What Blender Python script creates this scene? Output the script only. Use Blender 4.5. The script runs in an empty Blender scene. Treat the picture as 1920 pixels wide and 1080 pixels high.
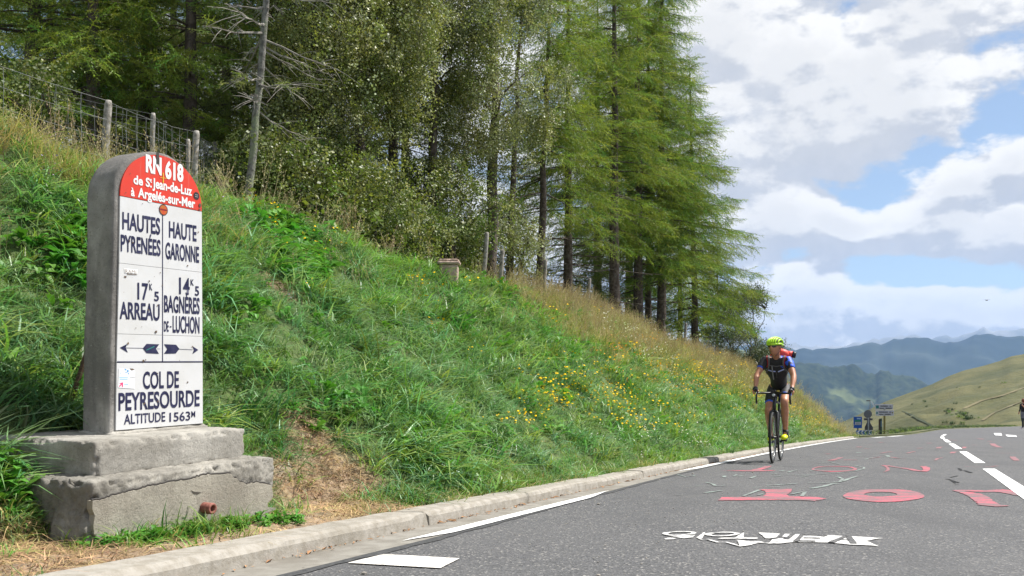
import bpy, bmesh, math, random
import numpy as np
from mathutils import Vector, Matrix, Euler, noise as mnoise
R = math.radians
F = 1700.0                    # focal length in pixels of the 1920 wide photograph
SC = bpy.context.scene
COL = SC.collection

# ------------------------------------------------------------------ camera
cd = bpy.data.cameras.new('camera'); cam = bpy.data.objects.new('camera', cd); COL.objects.link(cam)
cam.location = (0, 0, 0); cam.rotation_euler = (R(90), 0, 0)
cd.sensor_width = 36; cd.lens = F / 1920 * 36; cd.shift_y = 135 / 1920
cd.clip_start = .05; cd.clip_end = 60000
SC.camera = cam
SC.view_settings.view_transform = 'Standard'; SC.view_settings.look = 'None'
SC.view_settings.gamma = 1; SC.view_settings.use_curve_mapping = False
SC.view_settings.exposure = 0.72
SC.cycles.max_bounces = 6; SC.cycles.diffuse_bounces = 3; SC.cycles.glossy_bounces = 2
SC.cycles.transmission_bounces = 3; SC.cycles.volume_bounces = 1; SC.cycles.transparent_max_bounces = 8

# ------------------------------------------------------------------ sun
SUN = Vector((.545, .176, .819)).normalized()
sl = bpy.data.lights.new('sun', 'SUN'); sun = bpy.data.objects.new('sun', sl); COL.objects.link(sun)
sl.energy = 5.0; sl.angle = R(.55); sl.color = (1, .965, .91)
sun.rotation_euler = SUN.to_track_quat('Z', 'Y').to_euler(); sun.location = (5, 2, 30)

# ------------------------------------------------------------------ node helper
class NT:
    def __init__(s, tree): s.t = tree; s.n = tree.nodes; s.l = tree.links
    def new(s, kind, **kw):
        n = s.n.new(kind)
        for k, v in kw.items(): setattr(n, k, v)
        return n
    def put(s, sock, v):
        if hasattr(v, 'is_output'): s.l.new(v, sock)
        elif v is not None:
            if sock.type == 'RGBA' and not isinstance(v, (int, float)) and len(v) == 3: v = (*v, 1)
            sock.default_value = v
    def m(s, op, a, b=None, c=None, clamp=False):
        n = s.new('ShaderNodeMath', operation=op, use_clamp=clamp)
        s.put(n.inputs[0], a)
        if b is not None: s.put(n.inputs[1], b)
        if c is not None: s.put(n.inputs[2], c)
        return n.outputs[0]
    def v(s, op, a, b=None, out=0):
        n = s.new('ShaderNodeVectorMath', operation=op); s.put(n.inputs[0], a)
        if b is not None: s.put(n.inputs[1], b)
        return n.outputs[out]
    def ss(s, x, lo, hi, a=0., b=1.):
        n = s.new('ShaderNodeMapRange', interpolation_type='SMOOTHSTEP')
        s.put(n.inputs[0], x); s.put(n.inputs[1], lo); s.put(n.inputs[2], hi); s.put(n.inputs[3], a); s.put(n.inputs[4], b)
        return n.outputs[0]
    def mix(s, f, a, b, blend='MIX'):
        n = s.new('ShaderNodeMix', data_type='RGBA', blend_type=blend)
        s.put(n.inputs[0], f); s.put(n.inputs[6], a); s.put(n.inputs[7], b); return n.outputs[2]
    def noise(s, vec, scale, detail=4, rough=.55, dist=0., dim='3D'):
        n = s.new('ShaderNodeTexNoise', noise_dimensions=dim)
        if vec is not None: s.put(n.inputs['Vector'], vec)
        n.inputs['Scale'].default_value = scale; n.inputs['Detail'].default_value = detail
        n.inputs['Roughness'].default_value = rough; n.inputs['Distortion'].default_value = dist
        return n.outputs[0]

# ------------------------------------------------------------------ world: daylight sky with cumulus
W = bpy.data.worlds.new('World'); SC.world = W; W.use_nodes = True
t = NT(W.node_tree); t.n.clear()
out = t.new('ShaderNodeOutputWorld')
sky = t.new('ShaderNodeTexSky', sky_type='NISHITA', sun_disc=False)
sky.sun_elevation = math.asin(SUN.z); sky.sun_rotation = math.atan2(SUN.x, SUN.y)
sky.altitude = 1500; sky.air_density = 1.0; sky.dust_density = 1.0; sky.ozone_density = 1.5
bg1 = t.new('ShaderNodeBackground'); bg1.inputs[1].default_value = .075
t.l.new(t.mix(.30, sky.outputs[0], (5.4, 6.6, 8.4)), bg1.inputs[0])
tc = t.new('ShaderNodeTexCoord'); D = t.v('NORMALIZE', tc.outputs['Generated'])
def pdir(u, v): return Vector(((u - 960) / F, 1, -(v - 675) / F)).normalized()
# (u, v, half width, half height, amount) of gaps (negative) and thick cloud (positive), as directions
BL = [(1760, 275, 80, 48, -.34), (1670, 350, 60, 40, -.30), (1850, 235, 45, 22, -.12), (1640, 375, 35, 22, -.10), (1316, 100, 12, 14, -.2), (1620, 500, 190, 28, -.30), (1490, 470, 60, 16, -.18), (1800, 525, 120, 12, -.16), (1655, 460, 40, 30, -.12),
      (1905, 215, 35, 25, -.2), (1480, 570, 90, 12, -.06), (1530, 200, 200, 150, .24), (1840, 370, 95, 95, .30), (1640, 415, 70, 35, .24), (1470, 450, 60, 40, .09), (1500, 510, 70, 34, .14), (1600, 600, 380, 40, .26), (1740, 470, 70, 10, .1), (1500, 300, 180, 110, .10), (1700, 60, 400, 90, .12)]
def density(vec, full=True):
    sep = t.new('ShaderNodeSeparateXYZ'); t.l.new(vec, sep.inputs[0])
    cmb = t.new('ShaderNodeCombineXYZ'); t.l.new(sep.outputs[0], cmb.inputs[0]); t.l.new(sep.outputs[1], cmb.inputs[1])
    t.l.new(t.m('MULTIPLY', sep.outputs[2], 1.75), cmb.inputs[2])
    p = t.v('ADD', cmb.outputs[0], (3.1, 7.4, 1.3))
    d = t.m('MULTIPLY', t.noise(p, 2.6, 3, .5), .50)
    d = t.m('MULTIPLY_ADD', t.noise(p, 7.5, 11, .57, .1), 1.25, d)
    for sc_, am_ in ((11., .26), (25., .11)):
        vo = t.new('ShaderNodeTexVoronoi', feature='SMOOTH_F1'); vo.inputs['Scale'].default_value = sc_; vo.inputs['Smoothness'].default_value = .35
        wv = t.new('ShaderNodeTexNoise'); wv.inputs['Scale'].default_value = sc_ * .8; wv.inputs['Detail'].default_value = 4; t.l.new(p, wv.inputs['Vector'])
        pw = t.v('ADD', p, t.v('MULTIPLY', wv.outputs['Color'], (.9 / sc_, .9 / sc_, .9 / sc_))); t.l.new(pw, vo.inputs['Vector'])
        d = t.m('MULTIPLY_ADD', vo.outputs['Distance'], -am_, t.m('ADD', d, am_ * .42))
    for (u, v, hw, hh, am) in BL:
        c = pdir(u, v)
        q = t.v('MULTIPLY', t.v('SUBTRACT', vec, tuple(c)), (F / hw * .95, F / hw * .5, F / hh * .95))
        g = t.m('EXPONENT', t.m('MULTIPLY', t.v('DOT_PRODUCT', q, q, 1), -.7))
        d = t.m('MULTIPLY_ADD', g, am, d)
    return t.m('SUBTRACT', d, .79)
d0 = density(D); d1 = density(t.v('ADD', D, (.008, 0, .017)))
alpha = t.ss(d0, -.05, .075)
edge = t.m('SUBTRACT', d0, d1)
lit = t.ss(edge, -.075, .085)
thick = t.ss(d0, .12, .40)
ccol = t.mix(lit, (.62, .655, .73), (1.08, 1.07, 1.05))
ccol = t.mix(t.m('MULTIPLY', thick, .42), ccol, (.66, .68, .72))
fine = t.noise(D, 26, 6, .6)
ccol = t.mix(t.ss(fine, .3, .7, .0, .22), ccol, (.97, .97, .98))
bg2 = t.new('ShaderNodeBackground'); t.l.new(ccol, bg2.inputs[0]); bg2.inputs[1].default_value = .60
sepd = t.new('ShaderNodeSeparateXYZ'); t.l.new(D, sepd.inputs[0])
up = t.ss(sepd.outputs[2], -.02, .0)
mx = t.new('ShaderNodeMixShader'); t.l.new(t.m('MULTIPLY', alpha, up), mx.inputs[0])
t.l.new(bg1.outputs[0], mx.inputs[1]); t.l.new(bg2.outputs[0], mx.inputs[2]); t.l.new(mx.outputs[0], out.inputs[0])

# ------------------------------------------------------------------ materials
MATS = {}
def mat(name, col, rough=.7, col2=None, scale=6, detail=5, bump=0., bscale=None, spec=.4, metal=0., trans=0., lo=.35, hi=.65, third=None, tscale=1.5, rand=0., coat=0., bdist=.01, t3=(.45, .7)):
    """principled material; col/col2 mixed by noise in world space, optional third colour at larger scale, per-instance variation"""
    if name in MATS: return MATS[name]
    m = bpy.data.materials.new(name); m.use_nodes = True; MATS[name] = m
    t = NT(m.node_tree); bs = t.n['Principled BSDF']; o = t.n['Material Output']
    geo = t.new('ShaderNodeNewGeometry'); P = geo.outputs['Position']
    c = (*col, 1)
    if col2 is not None: c = t.mix(t.ss(t.noise(P, scale, detail, .6), lo, hi), col, col2)
    if third is not None: c = t.mix(t.ss(t.noise(P, tscale, 4, .6), t3[0], t3[1]), c, third)
    if rand:
        oi = t.new('ShaderNodeObjectInfo'); hs = t.new('ShaderNodeHueSaturation')
        r1 = oi.outputs['Random']; r2 = t.m('FRACT', t.m('MULTIPLY', r1, 17.31))
        t.put(hs.inputs['Hue'], t.m('MULTIPLY_ADD', r2, .05 * rand, .5 - .025 * rand))
        t.put(hs.inputs['Value'], t.m('MULTIPLY_ADD', r1, .7 * rand, 1 - .35 * rand))
        t.put(hs.inputs['Color'], c); c = hs.outputs[0]
    t.put(bs.inputs['Base Color'], c)
    bs.inputs['Roughness'].default_value = rough; bs.inputs['Specular IOR Level'].default_value = spec
    bs.inputs['Metallic'].default_value = metal; bs.inputs['Coat Weight'].default_value = coat
    if bump:
        b = t.new('ShaderNodeBump'); b.inputs['Strength'].default_value = bump; b.inputs['Distance'].default_value = bdist
        t.put(b.inputs['Height'], t.noise(P, bscale or scale * 4, 6, .65)); t.l.new(b.outputs[0], bs.inputs['Normal'])
    if trans:
        tr = t.new('ShaderNodeBsdfTranslucent'); t.put(tr.inputs[0], t.mix(1., c, (1.25, 1.3, .75), 'MULTIPLY'))
        mxs = t.new('ShaderNodeMixShader'); mxs.inputs[0].default_value = trans
        t.l.new(bs.outputs[0], mxs.inputs[1]); t.l.new(tr.outputs[0], mxs.inputs[2]); t.l.new(mxs.outputs[0], o.inputs[0])
    return m

# ------------------------------------------------------------------ object helpers
def tag(o, label=None, cat=None, group=None, kind=None):
    if label: o['label'] = label
    if cat: o['category'] = cat
    if group: o['group'] = group
    if kind: o['kind'] = kind
    return o
def mobj(name, V, Fc, m, parent=None, smooth=False, loc=None):
    me = bpy.data.meshes.new(name); me.from_pydata([tuple(v) for v in V], [], [tuple(f) for f in Fc]); me.update()
    for mm in (m if isinstance(m, (list, tuple)) else [m]): me.materials.append(mm)
    if smooth: me.polygons.foreach_set('use_smooth', [True] * len(me.polygons))
    o = bpy.data.objects.new(name, me); COL.objects.link(o)
    if parent is not None: o.parent = parent
    if loc is not None: o.location = loc
    return o
def bobj(name, bm, m, parent=None, smooth=False, loc=None):
    me = bpy.data.meshes.new(name); bm.to_mesh(me); bm.free()
    for mm in (m if isinstance(m, (list, tuple)) else [m]): me.materials.append(mm)
    if smooth: me.polygons.foreach_set('use_smooth', [True] * len(me.polygons))
    o = bpy.data.objects.new(name, me); COL.objects.link(o)
    if parent is not None: o.parent = parent
    if loc is not None: o.location = loc
    return o
def empty(name, loc, rot=(0, 0, 0)):
    o = bpy.data.objects.new(name, None); COL.objects.link(o); o.location = loc; o.rotation_euler = rot; o.empty_display_size = .1
    return o
class MB:
    """collects vertices and faces"""
    def __init__(s): s.V = []; s.F = []
    def add(s, V, Fc):
        n = len(s.V); s.V += [tuple(v) for v in V]; s.F += [tuple(i + n for i in f) for f in Fc]
    def tube(s, P, r, n=6, caps=True, flat=1.):
        P = [Vector(p) for p in P]; rs = r if isinstance(r, (list, tuple)) else [r] * len(P)
        V = []; prev = None
        for i, p in enumerate(P):
            d = (P[min(i + 1, len(P) - 1)] - P[max(i - 1, 0)])
            if d.length < 1e-9: d = Vector((0, 0, 1))
            d.normalize()
            a = prev if prev is not None else (Vector((0, 0, 1)) if abs(d.z) < .9 else Vector((1, 0, 0)))
            a = (a - d * a.dot(d))
            if a.length < 1e-6: a = d.orthogonal()
            a.normalize(); b = d.cross(a); prev = a
            for k in range(n):
                th = 2 * math.pi * k / n; V.append(p + (a * math.cos(th) * flat + b * math.sin(th)) * rs[i])
        Fc = [(i * n + k, i * n + (k + 1) % n, (i + 1) * n + (k + 1) % n, (i + 1) * n + k) for i in range(len(P) - 1) for k in range(n)]
        if caps: Fc += [tuple(range(n - 1, -1, -1)), tuple((len(P) - 1) * n + k for k in range(n))]
        s.add(V, Fc); return s
    def box(s, c, sz, rot=None):
        c = Vector(c); V = []
        for x in (-.5, .5):
            for y in (-.5, .5):
                for z in (-.5, .5):
                    v = Vector((x * sz[0], y * sz[1], z * sz[2]))
                    if rot is not None: v = rot @ v
                    V.append(c + v)
        s.add(V, [(0, 1, 3, 2), (4, 6, 7, 5), (0, 4, 5, 1), (2, 3, 7, 6), (0, 2, 6, 4), (1, 5, 7, 3)]); return s
    def ring(s, c, ax, rad, rt, n=40, k=6, flat=1.):
        c = Vector(c); ax = Vector(ax).normalized(); a = ax.orthogonal().normalized(); b = ax.cross(a); V = []
        for i in range(n):
            th = 2 * math.pi * i / n; d = a * math.cos(th) + b * math.sin(th)
            for j in range(k):
                ph = 2 * math.pi * j / k; V.append(c + d * (rad + rt * math.cos(ph)) + ax * rt * flat * math.sin(ph))
        s.add(V, [(i * k + j, ((i + 1) % n) * k + j, ((i + 1) % n) * k + (j + 1) % k, i * k + (j + 1) % k) for i in range(n) for j in range(k)]); return s
    def ell(s, c, r, n=12, k=8, rot=None, f=None):
        c = Vector(c); V = []; Fc = []
        for j in range(k + 1):
            ph = -math.pi / 2 + math.pi * j / k
            for i in range(n):
                th = 2 * math.pi * i / n
                v = Vector((r[0] * math.cos(ph) * math.cos(th), r[1] * math.cos(ph) * math.sin(th), r[2] * math.sin(ph)))
                if f: v = f(v)
                if rot is not None: v = rot @ v
                V.append(c + v)
        for j in range(k):
            for i in range(n): Fc.append((j * n + i, j * n + (i + 1) % n, (j + 1) * n + (i + 1) % n, (j + 1) * n + i))
        s.add(V, Fc); return s
    def obj(s, name, m, parent=None, smooth=False, loc=None): return mobj(name, s.V, s.F, m, parent, smooth, loc)

def nz(x, y, z=0., s=1.): return mnoise.noise((x * s, y * s, z * s))
def fbm(x, y, z=0., o=4): return mnoise.fractal((x, y, z), 1., 2., o)
def sstep(a, b, x):
    x = min(1, max(0, (x - a) / (b - a))); return x * x * (3 - 2 * x)

# ------------------------------------------------------------------ the lie of the land
def Xk(Y): return -2.27 + .39 * Y + .0017 * Y * Y if Y < 33 else 12.45 + .63 * (Y - 33)      # foot of the kerb
def road_z(X, Y):
    return -(.52 + .0706 * Y) + .21 * sstep(30, 50, Y) * sstep(18, 27, X)
EY = [2, 5.2, 6.24, 6.74, 8, 9.44, 11.06, 12.52, 16.3, 20.7, 23.3, 27.7, 30.4, 31.9, 33.3, 34.5]
EQ = [3.2, 3.2, 3.28, 3.1, 3.26, 3.41, 3.33, 3.35, 3.64, 3.72, 2.92, 2.28, 2.02, 1.45, .6, .0]
EM = [.8, .8, .8, .8, .8, .8, .8, .8, .8, .82, .85, 1.0, 1.1, 1.2, 1.2, 1.2]
def bank(X, Y):
    """height of the embankment above the road plane"""
    q = .92 * (Xk(Y) - X - .19)
    if q <= 0: return .055
    qe = float(np.interp(Y, EY, EQ)); m = float(np.interp(Y, EY, EM))
    q0 = .25 + .33 * sstep(6.2, 4.2, Y)
    qc = min(q, qe)
    g = .055 + .025 * min(1, q / .3) + m * max(0, qc - q0)
    g = g - .0 if q < q0 else g
    if q > qe:
        bs = float(np.interp(Y, [10, 20, 26, 30, 34], [.16, .28, .3, .1, -.3]))
        g += bs * (q - qe) if q - qe < 9 else bs * 9 + .02 * (q - qe - 9)
    g += .09 * fbm(X * .9, Y * .9, 3.) * sstep(.4, 1.4, q) + .03 * fbm(X * 3, Y * 3, 9., 3) * min(1, q / .4)
    if Y > 34.5: g = min(g, .05 - .25 * (Y - 34.5) * min(1, q / 2))
    return g
def H(X, Y): return road_z(X, Y) + bank(X, Y)
def ground(u, v):
    a = (u - 960) / F; w = (v - 675) / F; z = 0.
    for _ in range(6):
        Y = (.52 - z) / (w - .0706); X = a * Y; z = road_z(X, Y) + .52 + .0706 * Y
    return X, Y
def hit(u, v, off=0.):
    a = (u - 960) / F; w = -(v - 675) / F; Y = 2.2
    while Y < 45:
        if H(a * Y, Y) + off >= w * Y and a * Y < Xk(Y) - .15: return Vector((a * Y, Y, H(a * Y, Y)))
        Y += .05
    return None

# ------------------------------------------------------------------ structure: embankment
def dirtmask(X, Y):
    q = .92 * (Xk(Y) - X - .19)
    d = sstep(.42, .0, q) * .55 * sstep(9, 6, Y)
    d = max(d, sstep(.75, .35, q) * sstep(4.9, 4.3, Y))
    for (x, y, r) in DPATH:
        dd = math.hypot(X - x, Y - y) / r
        d = max(d, sstep(1.25, .55, dd + .25 * nz(X, Y, 1, 5)))
    return d
DPATH = []
for (u, v, r) in [(700, 965, .34), (640, 955, .36), (600, 935, .3), (670, 915, .22), (640, 885, .17), (620, 870, .15), (590, 840, .14), (575, 810, .12), (560, 790, .11), (780, 960, .14), (540, 900, .16), (510, 525, .16), (530, 540, .12), (60, 1040, .3), (20, 1030, .3), (110, 1060, .3), (230, 1050, .15)]:
    p = hit(u, v)
    if p: DPATH.append((p.x, p.y, r))

def make_bank():
    ys = list(np.concatenate([np.arange(-2, 9, .09), np.arange(9, 20, .16), np.arange(20, 37, .25), np.arange(37, 60, 1.2)]))
    ds = list(np.concatenate([np.linspace(.175, 2.15, 28), np.linspace(2.25, 5.1, 19), np.linspace(5.4, 40, 22)]))
    V = []; dm = []
    for y in ys:
        for d in ds:
            X = Xk(y) - d; g = bank(X, y)
            q = .92 * (d - .19)
            mx_, my_ = X + 1.62, y - 3.9
            V.append((X, y, road_z(X, y) + g + (.012 * nz(X, y, 0, 14) + .006 * nz(X, y, 5, 40)) * (1 if y < 9 else 0)))
            dm.append(dirtmask(X, y))
    n = len(ds)
    Fc = [(i * n + j, i * n + j + 1, (i + 1) * n + j + 1, (i + 1) * n + j) for i in range(len(ys) - 1) for j in range(n - 1)]
    m = bpy.data.materials.new('bank_soil'); m.use_nodes = True
    t = NT(m.node_tree); bs = t.n['Principled BSDF']; geo = t.new('ShaderNodeNewGeometry'); P = geo.outputs['Position']
    at = t.new('ShaderNodeAttribute', attribute_name='dirt')
    turf = t.mix(t.ss(t.noise(P, 9, 5), .35, .65), (.05, .085, .02), (.10, .14, .04))
    soil = t.mix(t.ss(t.noise(P, 22, 6, .65), .35, .65), (.20, .135, .085), (.42, .31, .20))
    soil = t.mix(t.ss(t.noise(P, 3.5, 4), .5, .75, 0, .6), soil, (.30, .27, .23))
    t.put(bs.inputs['Base Color'], t.mix(at.outputs['Fac'], turf, soil)); bs.inputs['Roughness'].default_value = .95
    b = t.new('ShaderNodeBump'); b.inputs['Strength'].default_value = .9; b.inputs['Distance'].default_value = .02
    t.put(b.inputs['Height'], t.noise(P, 45, 6, .7)); t.l.new(b.outputs[0], bs.inputs['Normal'])
    o = mobj('hillside_ground', V, Fc, m, smooth=True); tag(o, kind='structure')
    a = o.data.attributes.new('dirt', 'FLOAT', 'POINT'); a.data.foreach_set('value', dm)
make_bank()

# road ---------------------------------------------------------------
def asphalt():
    m = bpy.data.materials.new('asphalt'); m.use_nodes = True
    t = NT(m.node_tree); bs = t.n['Principled BSDF']; geo = t.new('ShaderNodeNewGeometry'); P = geo.outputs['Position']
    vo = t.new('ShaderNodeTexVoronoi', feature='F1'); vo.inputs['Scale'].default_value = 120; t.l.new(P, vo.inputs['Vector'])
    sp = t.new('ShaderNodeSeparateXYZ'); t.l.new(vo.outputs['Color'], sp.inputs[0])
    c = t.mix(t.ss(sp.outputs[0], .0, 1.), (.050, .051, .054), (.128, .127, .129))
    c = t.mix(t.ss(sp.outputs[1], .93, .97), c, (.36, .34, .31))
    c = t.mix(t.ss(t.noise(P, 30, 4, .7), .35, .7, 0, .5), c, (.075, .075, .078))
    c = t.mix(t.ss(t.noise(P, .8, 5, .65), .3, .7, 0, .45), c, (.115, .113, .113))
    st = t.v('MULTIPLY', P, (1.6, .35, 1)); c = t.mix(t.ss(t.noise(st, 1., 4), .45, .7, 0, .45), c, (.070, .070, .073))
    c = t.mix(t.ss(t.noise(P, 2.2, 6, .7), .56, .70, 0, .4), c, (.135, .133, .131)); c = t.mix(t.ss(t.noise(P, 5, 3, .6), .66, .72, 0, .5), c, (.05, .05, .052))
    t.put(bs.inputs['Base Color'], c); bs.inputs['Roughness'].default_value = .85; bs.inputs['Specular IOR Level'].default_value = .3
    b = t.new('ShaderNodeBump'); b.inputs['Strength'].default_value = .7; b.inputs['Distance'].default_value = .004
    t.put(b.inputs['Height'], vo.outputs['Distance']); t.l.new(b.outputs[0], bs.inputs['Normal'])
    return m
ASPH = asphalt()
def gutter_w(Y): return float(np.interp(Y, [-5, 3.1, 4.3, 7.7, 10.8, 20, 33], [.25, .25, .28, .19, .13, .12, .11])) + .012 * nz(Y * 2.3, 1.7)
def edgeX(Y): return Xk(Y) + (gutter_w(Y) if Y < 33 else 0)
def band(name, m, ys, fa, fb, dz, nseg=1, **kw):
    V = []; Fc = []
    for y in ys:
        a, b = fa(y), fb(y)
        for k in range(nseg + 1):
            x = a + (b - a) * k / nseg; V.append((x, y, road_z(x, y) + dz))
    n = nseg + 1
    for i in range(len(ys) - 1):
        for k in range(nseg): Fc.append((i * n + k, i * n + k + 1, (i + 1) * n + k + 1, (i + 1) * n + k))
    return mobj(name, V, Fc, m, **kw)
ysr = list(np.concatenate([np.arange(-12, 12, .12), np.arange(12, 34, .5), np.arange(34, 130, 1.)]))
tag(band('road', ASPH, ysr, edgeX, lambda y: edgeX(y) + 60, 0, 40), kind='structure')
DKA = mat('fresh_asphalt_edge', (.035, .036, .038), .8, (.07, .07, .072), 60)
tag(band('road_edge_seam', DKA, list(np.arange(1, 20, .05)), lambda y: edgeX(y) - .004, lambda y: edgeX(y) + (.055 + .03 * nz(y * 3.1, 8) + .015 * nz(y * 11, 3)) * (1 if y < 12 else .8), .003), kind='structure')
CONC = mat('kerb_concrete', (.25, .225, .185), .9, (.33, .305, .265), 18, 7, .6, 70, third=(.19, .17, .135), tscale=2.3, bdist=.006, t3=(.5, .85))
GUT = mat('gutter_concrete', (.185, .17, .145), .9, (.25, .235, .205), 10, 6, .35, 90, third=(.15, .135, .11), tscale=1.7, bdist=.004)
tag(band('gutter', GUT, list(np.arange(-5, 33, .1)), lambda y: Xk(y) - .02, lambda y: edgeX(y) + .003, .002), kind='structure')
WHT = mat('road_paint_white', (.74, .74, .72), .7, (.86, .86, .85), 14, 6, .3, 120, third=(.38, .38, .37), tscale=20, t3=(.54, .72), bdist=.003)
WHO = mat('road_paint_old_white', (.62, .58, .52), .8, (.74, .71, .66), 20, 6, .3, 120, third=(.34, .32, .30), tscale=24, t3=(.50, .68), bdist=.003)
tag(band('road_edge_line', WHT, list(np.arange(4.0, 7.05, .06)), lambda y: Xk(y) + .20 - .0 * y, lambda y: Xk(y) + .20 + .085 * sstep(3.95, 4.35, y) * sstep(7.1, 6.2, y) + .004 * nz(y * 9, 1), .007), kind='structure')
tag(band('road_edge_line', WHT, list(np.arange(9.9, 33, .15)), lambda y: Xk(y) + .05, lambda y: Xk(y) + .05 + .10 * sstep(9.8, 10.6, y), .007), kind='structure')
for a, b in ((34.5, 36.2), (37.2, 40)): tag(band('road_edge_line', WHT, [a, (a + b) / 2, b], lambda y: Xk(y) + .25, lambda y: Xk(y) + .5, .007), kind='structure')
def cx(Y): return .70 + .452 * Y + .0035 * max(0, Y - 33) ** 2
for a, b in ((5.0, 10.45), (12, 16.95), (18.85, 23.8), (25.6, 30.3), (32.2, 36.9), (38.6, 43.0)):
    tag(band('centre_line_dash', WHT, list(np.linspace(a, b, 10)), cx, lambda y: cx(y) + .142, .005), kind='structure')
def gpoly(name, pix, m, dz=.004, kind='structure', sub=True):
    P = [ground(u, v) for u, v in pix]
    if name.startswith(('chalk', 'road_stencil')):
        Q = []; jx = .010 if name.startswith('chalk') else .004; fy = 3. if name.startswith('chalk') else 1.5
        for i, a in enumerate(P):
            b = P[(i + 1) % len(P)]; n_ = max(1, min(40, int(math.hypot(b[0] - a[0], b[1] - a[1]) / .03)))
            for k in range(n_):
                x, y = a[0] + (b[0] - a[0]) * k / n_, a[1] + (b[1] - a[1]) * k / n_
                Q.append((x + jx * nz(x * 31, y * 31, 1), y + jx * fy * nz(x * 31, y * 31, 6)))
        P = Q
    V = [(x, y, road_z(x, y) + dz) for x, y in P]
    bm = bmesh.new(); vs = [bm.verts.new(v) for v in V]; f = bm.faces.new(vs)
    if f.normal.z < 0 or True:
        bm.normal_update()
        if f.normal.z < 0: bmesh.ops.reverse_faces(bm, faces=[f])
    bmesh.ops.triangulate(bm, faces=bm.faces[:])
    o = bobj(name, bm, m); tag(o, kind=kind); return o
gpoly('road_marking', [(652, 1057.5), (720, 1041), (862, 1049), (826, 1067.5)], WHO, .005)
for q in ([(1863, 807.4), (1877, 807.5), (1879, 808.8), (1866, 808.6)], [(1885, 808.3), (1905, 808.8), (1907, 810), (1889, 809.6)]): gpoly('centre_line_dash', q, WHT, .02)
# side road beyond the junction
SA = mat('side_road_asphalt', (.055, .052, .060), .8, (.075, .07, .078), 2)
o = mobj('side_road', [(44, 72, road_z(44, 72) + .03), (150, 118, -5.2), (150, 230, -12), (100, 175, -13.0), (54, 108, -8.9)][:0] or
         [((u - 960) / F * y, y, -(v - 675) / F * y) for u, v, y in ((1800, 809, 84), (1870, 806.6, 86), (1990, 803.5, 88), (2300, 796, 92), (2300, 789, 120), (1990, 797, 118), (1880, 801.3, 112), (1820, 806.2, 100))],
         [(0, 1, 6, 7), (1, 2, 5, 6), (2, 3, 4, 5)], SA); tag(o, kind='structure')

# graffiti: pink and green chalk, white stencil -------------------------
def chalk(name, c):
    m = bpy.data.materials.new(name); m.use_nodes = True
    t = NT(m.node_tree); bs = t.n['Principled BSDF']; geo = t.new('ShaderNodeNewGeometry'); P = geo.outputs['Position']
    st = t.v('MULTIPLY', P, (.8, 3.2, 1)); f = t.ss(t.noise(st, 4.5, 6, .8), .42, .60, .10, .92)
    f = t.m('MULTIPLY', f, t.ss(t.noise(P, 3.0, 5, .7), .36, .60, .45, 1.))
    f = t.m('MULTIPLY', f, t.ss(t.noise(P, 60, 4, .8), .36, .58, .30, .95))
    t.put(bs.inputs['Base Color'], t.mix(f, (.115, .113, .113), c)); bs.inputs['Roughness'].default_value = .9
    return m
PINK = chalk('pink_chalk', (.74, .07, .135)); PINK2 = chalk('faded_pink_chalk', (.60, .10, .14)); MINT = chalk('mint_chalk', (.40, .52, .46)); STEN = mat('stencil_white', (.52, .51, .49), .8, (.66, .65, .63), 30, third=(.17, .17, .17), tscale=26, t3=(.50, .66))
zd = lambda pts: [(1320 + x / 6, 840 + y / 6) for x, y in pts]
ze = lambda pts: [(1600 + x / 6, 800 + y / 6) for x, y in pts]
zc = lambda pts: [(1220 + x / 4.174, 980 + y / 4.174) for x, y in pts]
gpoly('chalk_letter', zd([(150, 597), (200, 558), (560, 556), (660, 545), (695, 520), (690, 490), (625, 472), (995, 465), (975, 500), (930, 530), (960, 548), (1130, 552), (1270, 556), (1370, 575), (1250, 602), (1100, 592), (900, 590), (500, 590)]), PINK)
def gring(name, cu, cv, au, av, bu, bv, cu2, cv2, m, n=44):
    V = []
    for k in range(n):
        th = 2 * math.pi * k / n; w = 1 + .02 * math.sin(5 * th)
        for (a, b, c_, d) in ((au, av, cu, cv), (bu, bv, cu2, cv2)):
            x, y = ground(c_ + a * w * math.cos(th), d + b * w * math.sin(th)); V.append((x, y, road_z(x, y) + .004))
    Fc = [(2 * k, 2 * k + 1, (2 * k + 3) % (2 * n), (2 * k + 2) % (2 * n)) for k in range(n)]
    tag(mobj(name, V, Fc, m), kind='structure')
gring('chalk_letter', 1657, 930, 76, 12, 31, 4.4, 1651, 927.5, PINK)
gpoly('chalk_letter', ze([(1100, 720), (1200, 716), (1480, 722), (1680, 712), (1780, 720), (1890, 778), (1810, 775), (1640, 740), (1480, 740), (1250, 732), (1440, 762), (1530, 800), (1570, 840), (1660, 885), (1770, 898), (1600, 905), (1400, 885), (1400, 850), (1370, 850), (1300, 790), (1200, 745)]), PINK)
def gstroke(name, pix, w, m, dz=.0045):
    P = [Vector(ground(u, v)) for u, v in pix]; V = []
    for i, p in enumerate(P):
        d = P[min(i + 1, len(P) - 1)] - P[max(0, i - 1)]; d.normalize(); nn = Vector((-d.y, d.x)) * w * (.5 + .25 * nz(i * 1.7, w * 9, p.x))
        for q in (p + nn, p - nn): V.append((q.x, q.y, road_z(q.x, q.y) + dz))
    tag(mobj(name, V, [(2 * i, 2 * i + 1, 2 * i + 3, 2 * i + 2) for i in range(len(P) - 1)], m), kind='structure')
gpoly('chalk_letter', zd([(190, 258), (520, 252), (600, 235), (690, 208), (760, 202), (740, 220), (640, 250), (820, 256), (700, 262), (560, 264), (420, 262)]), PINK)
gring('chalk_letter', 1564.5, 879.6, 42.5, 5.3, 37, 4.2, 1563.5, 879.3, PINK)
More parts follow.
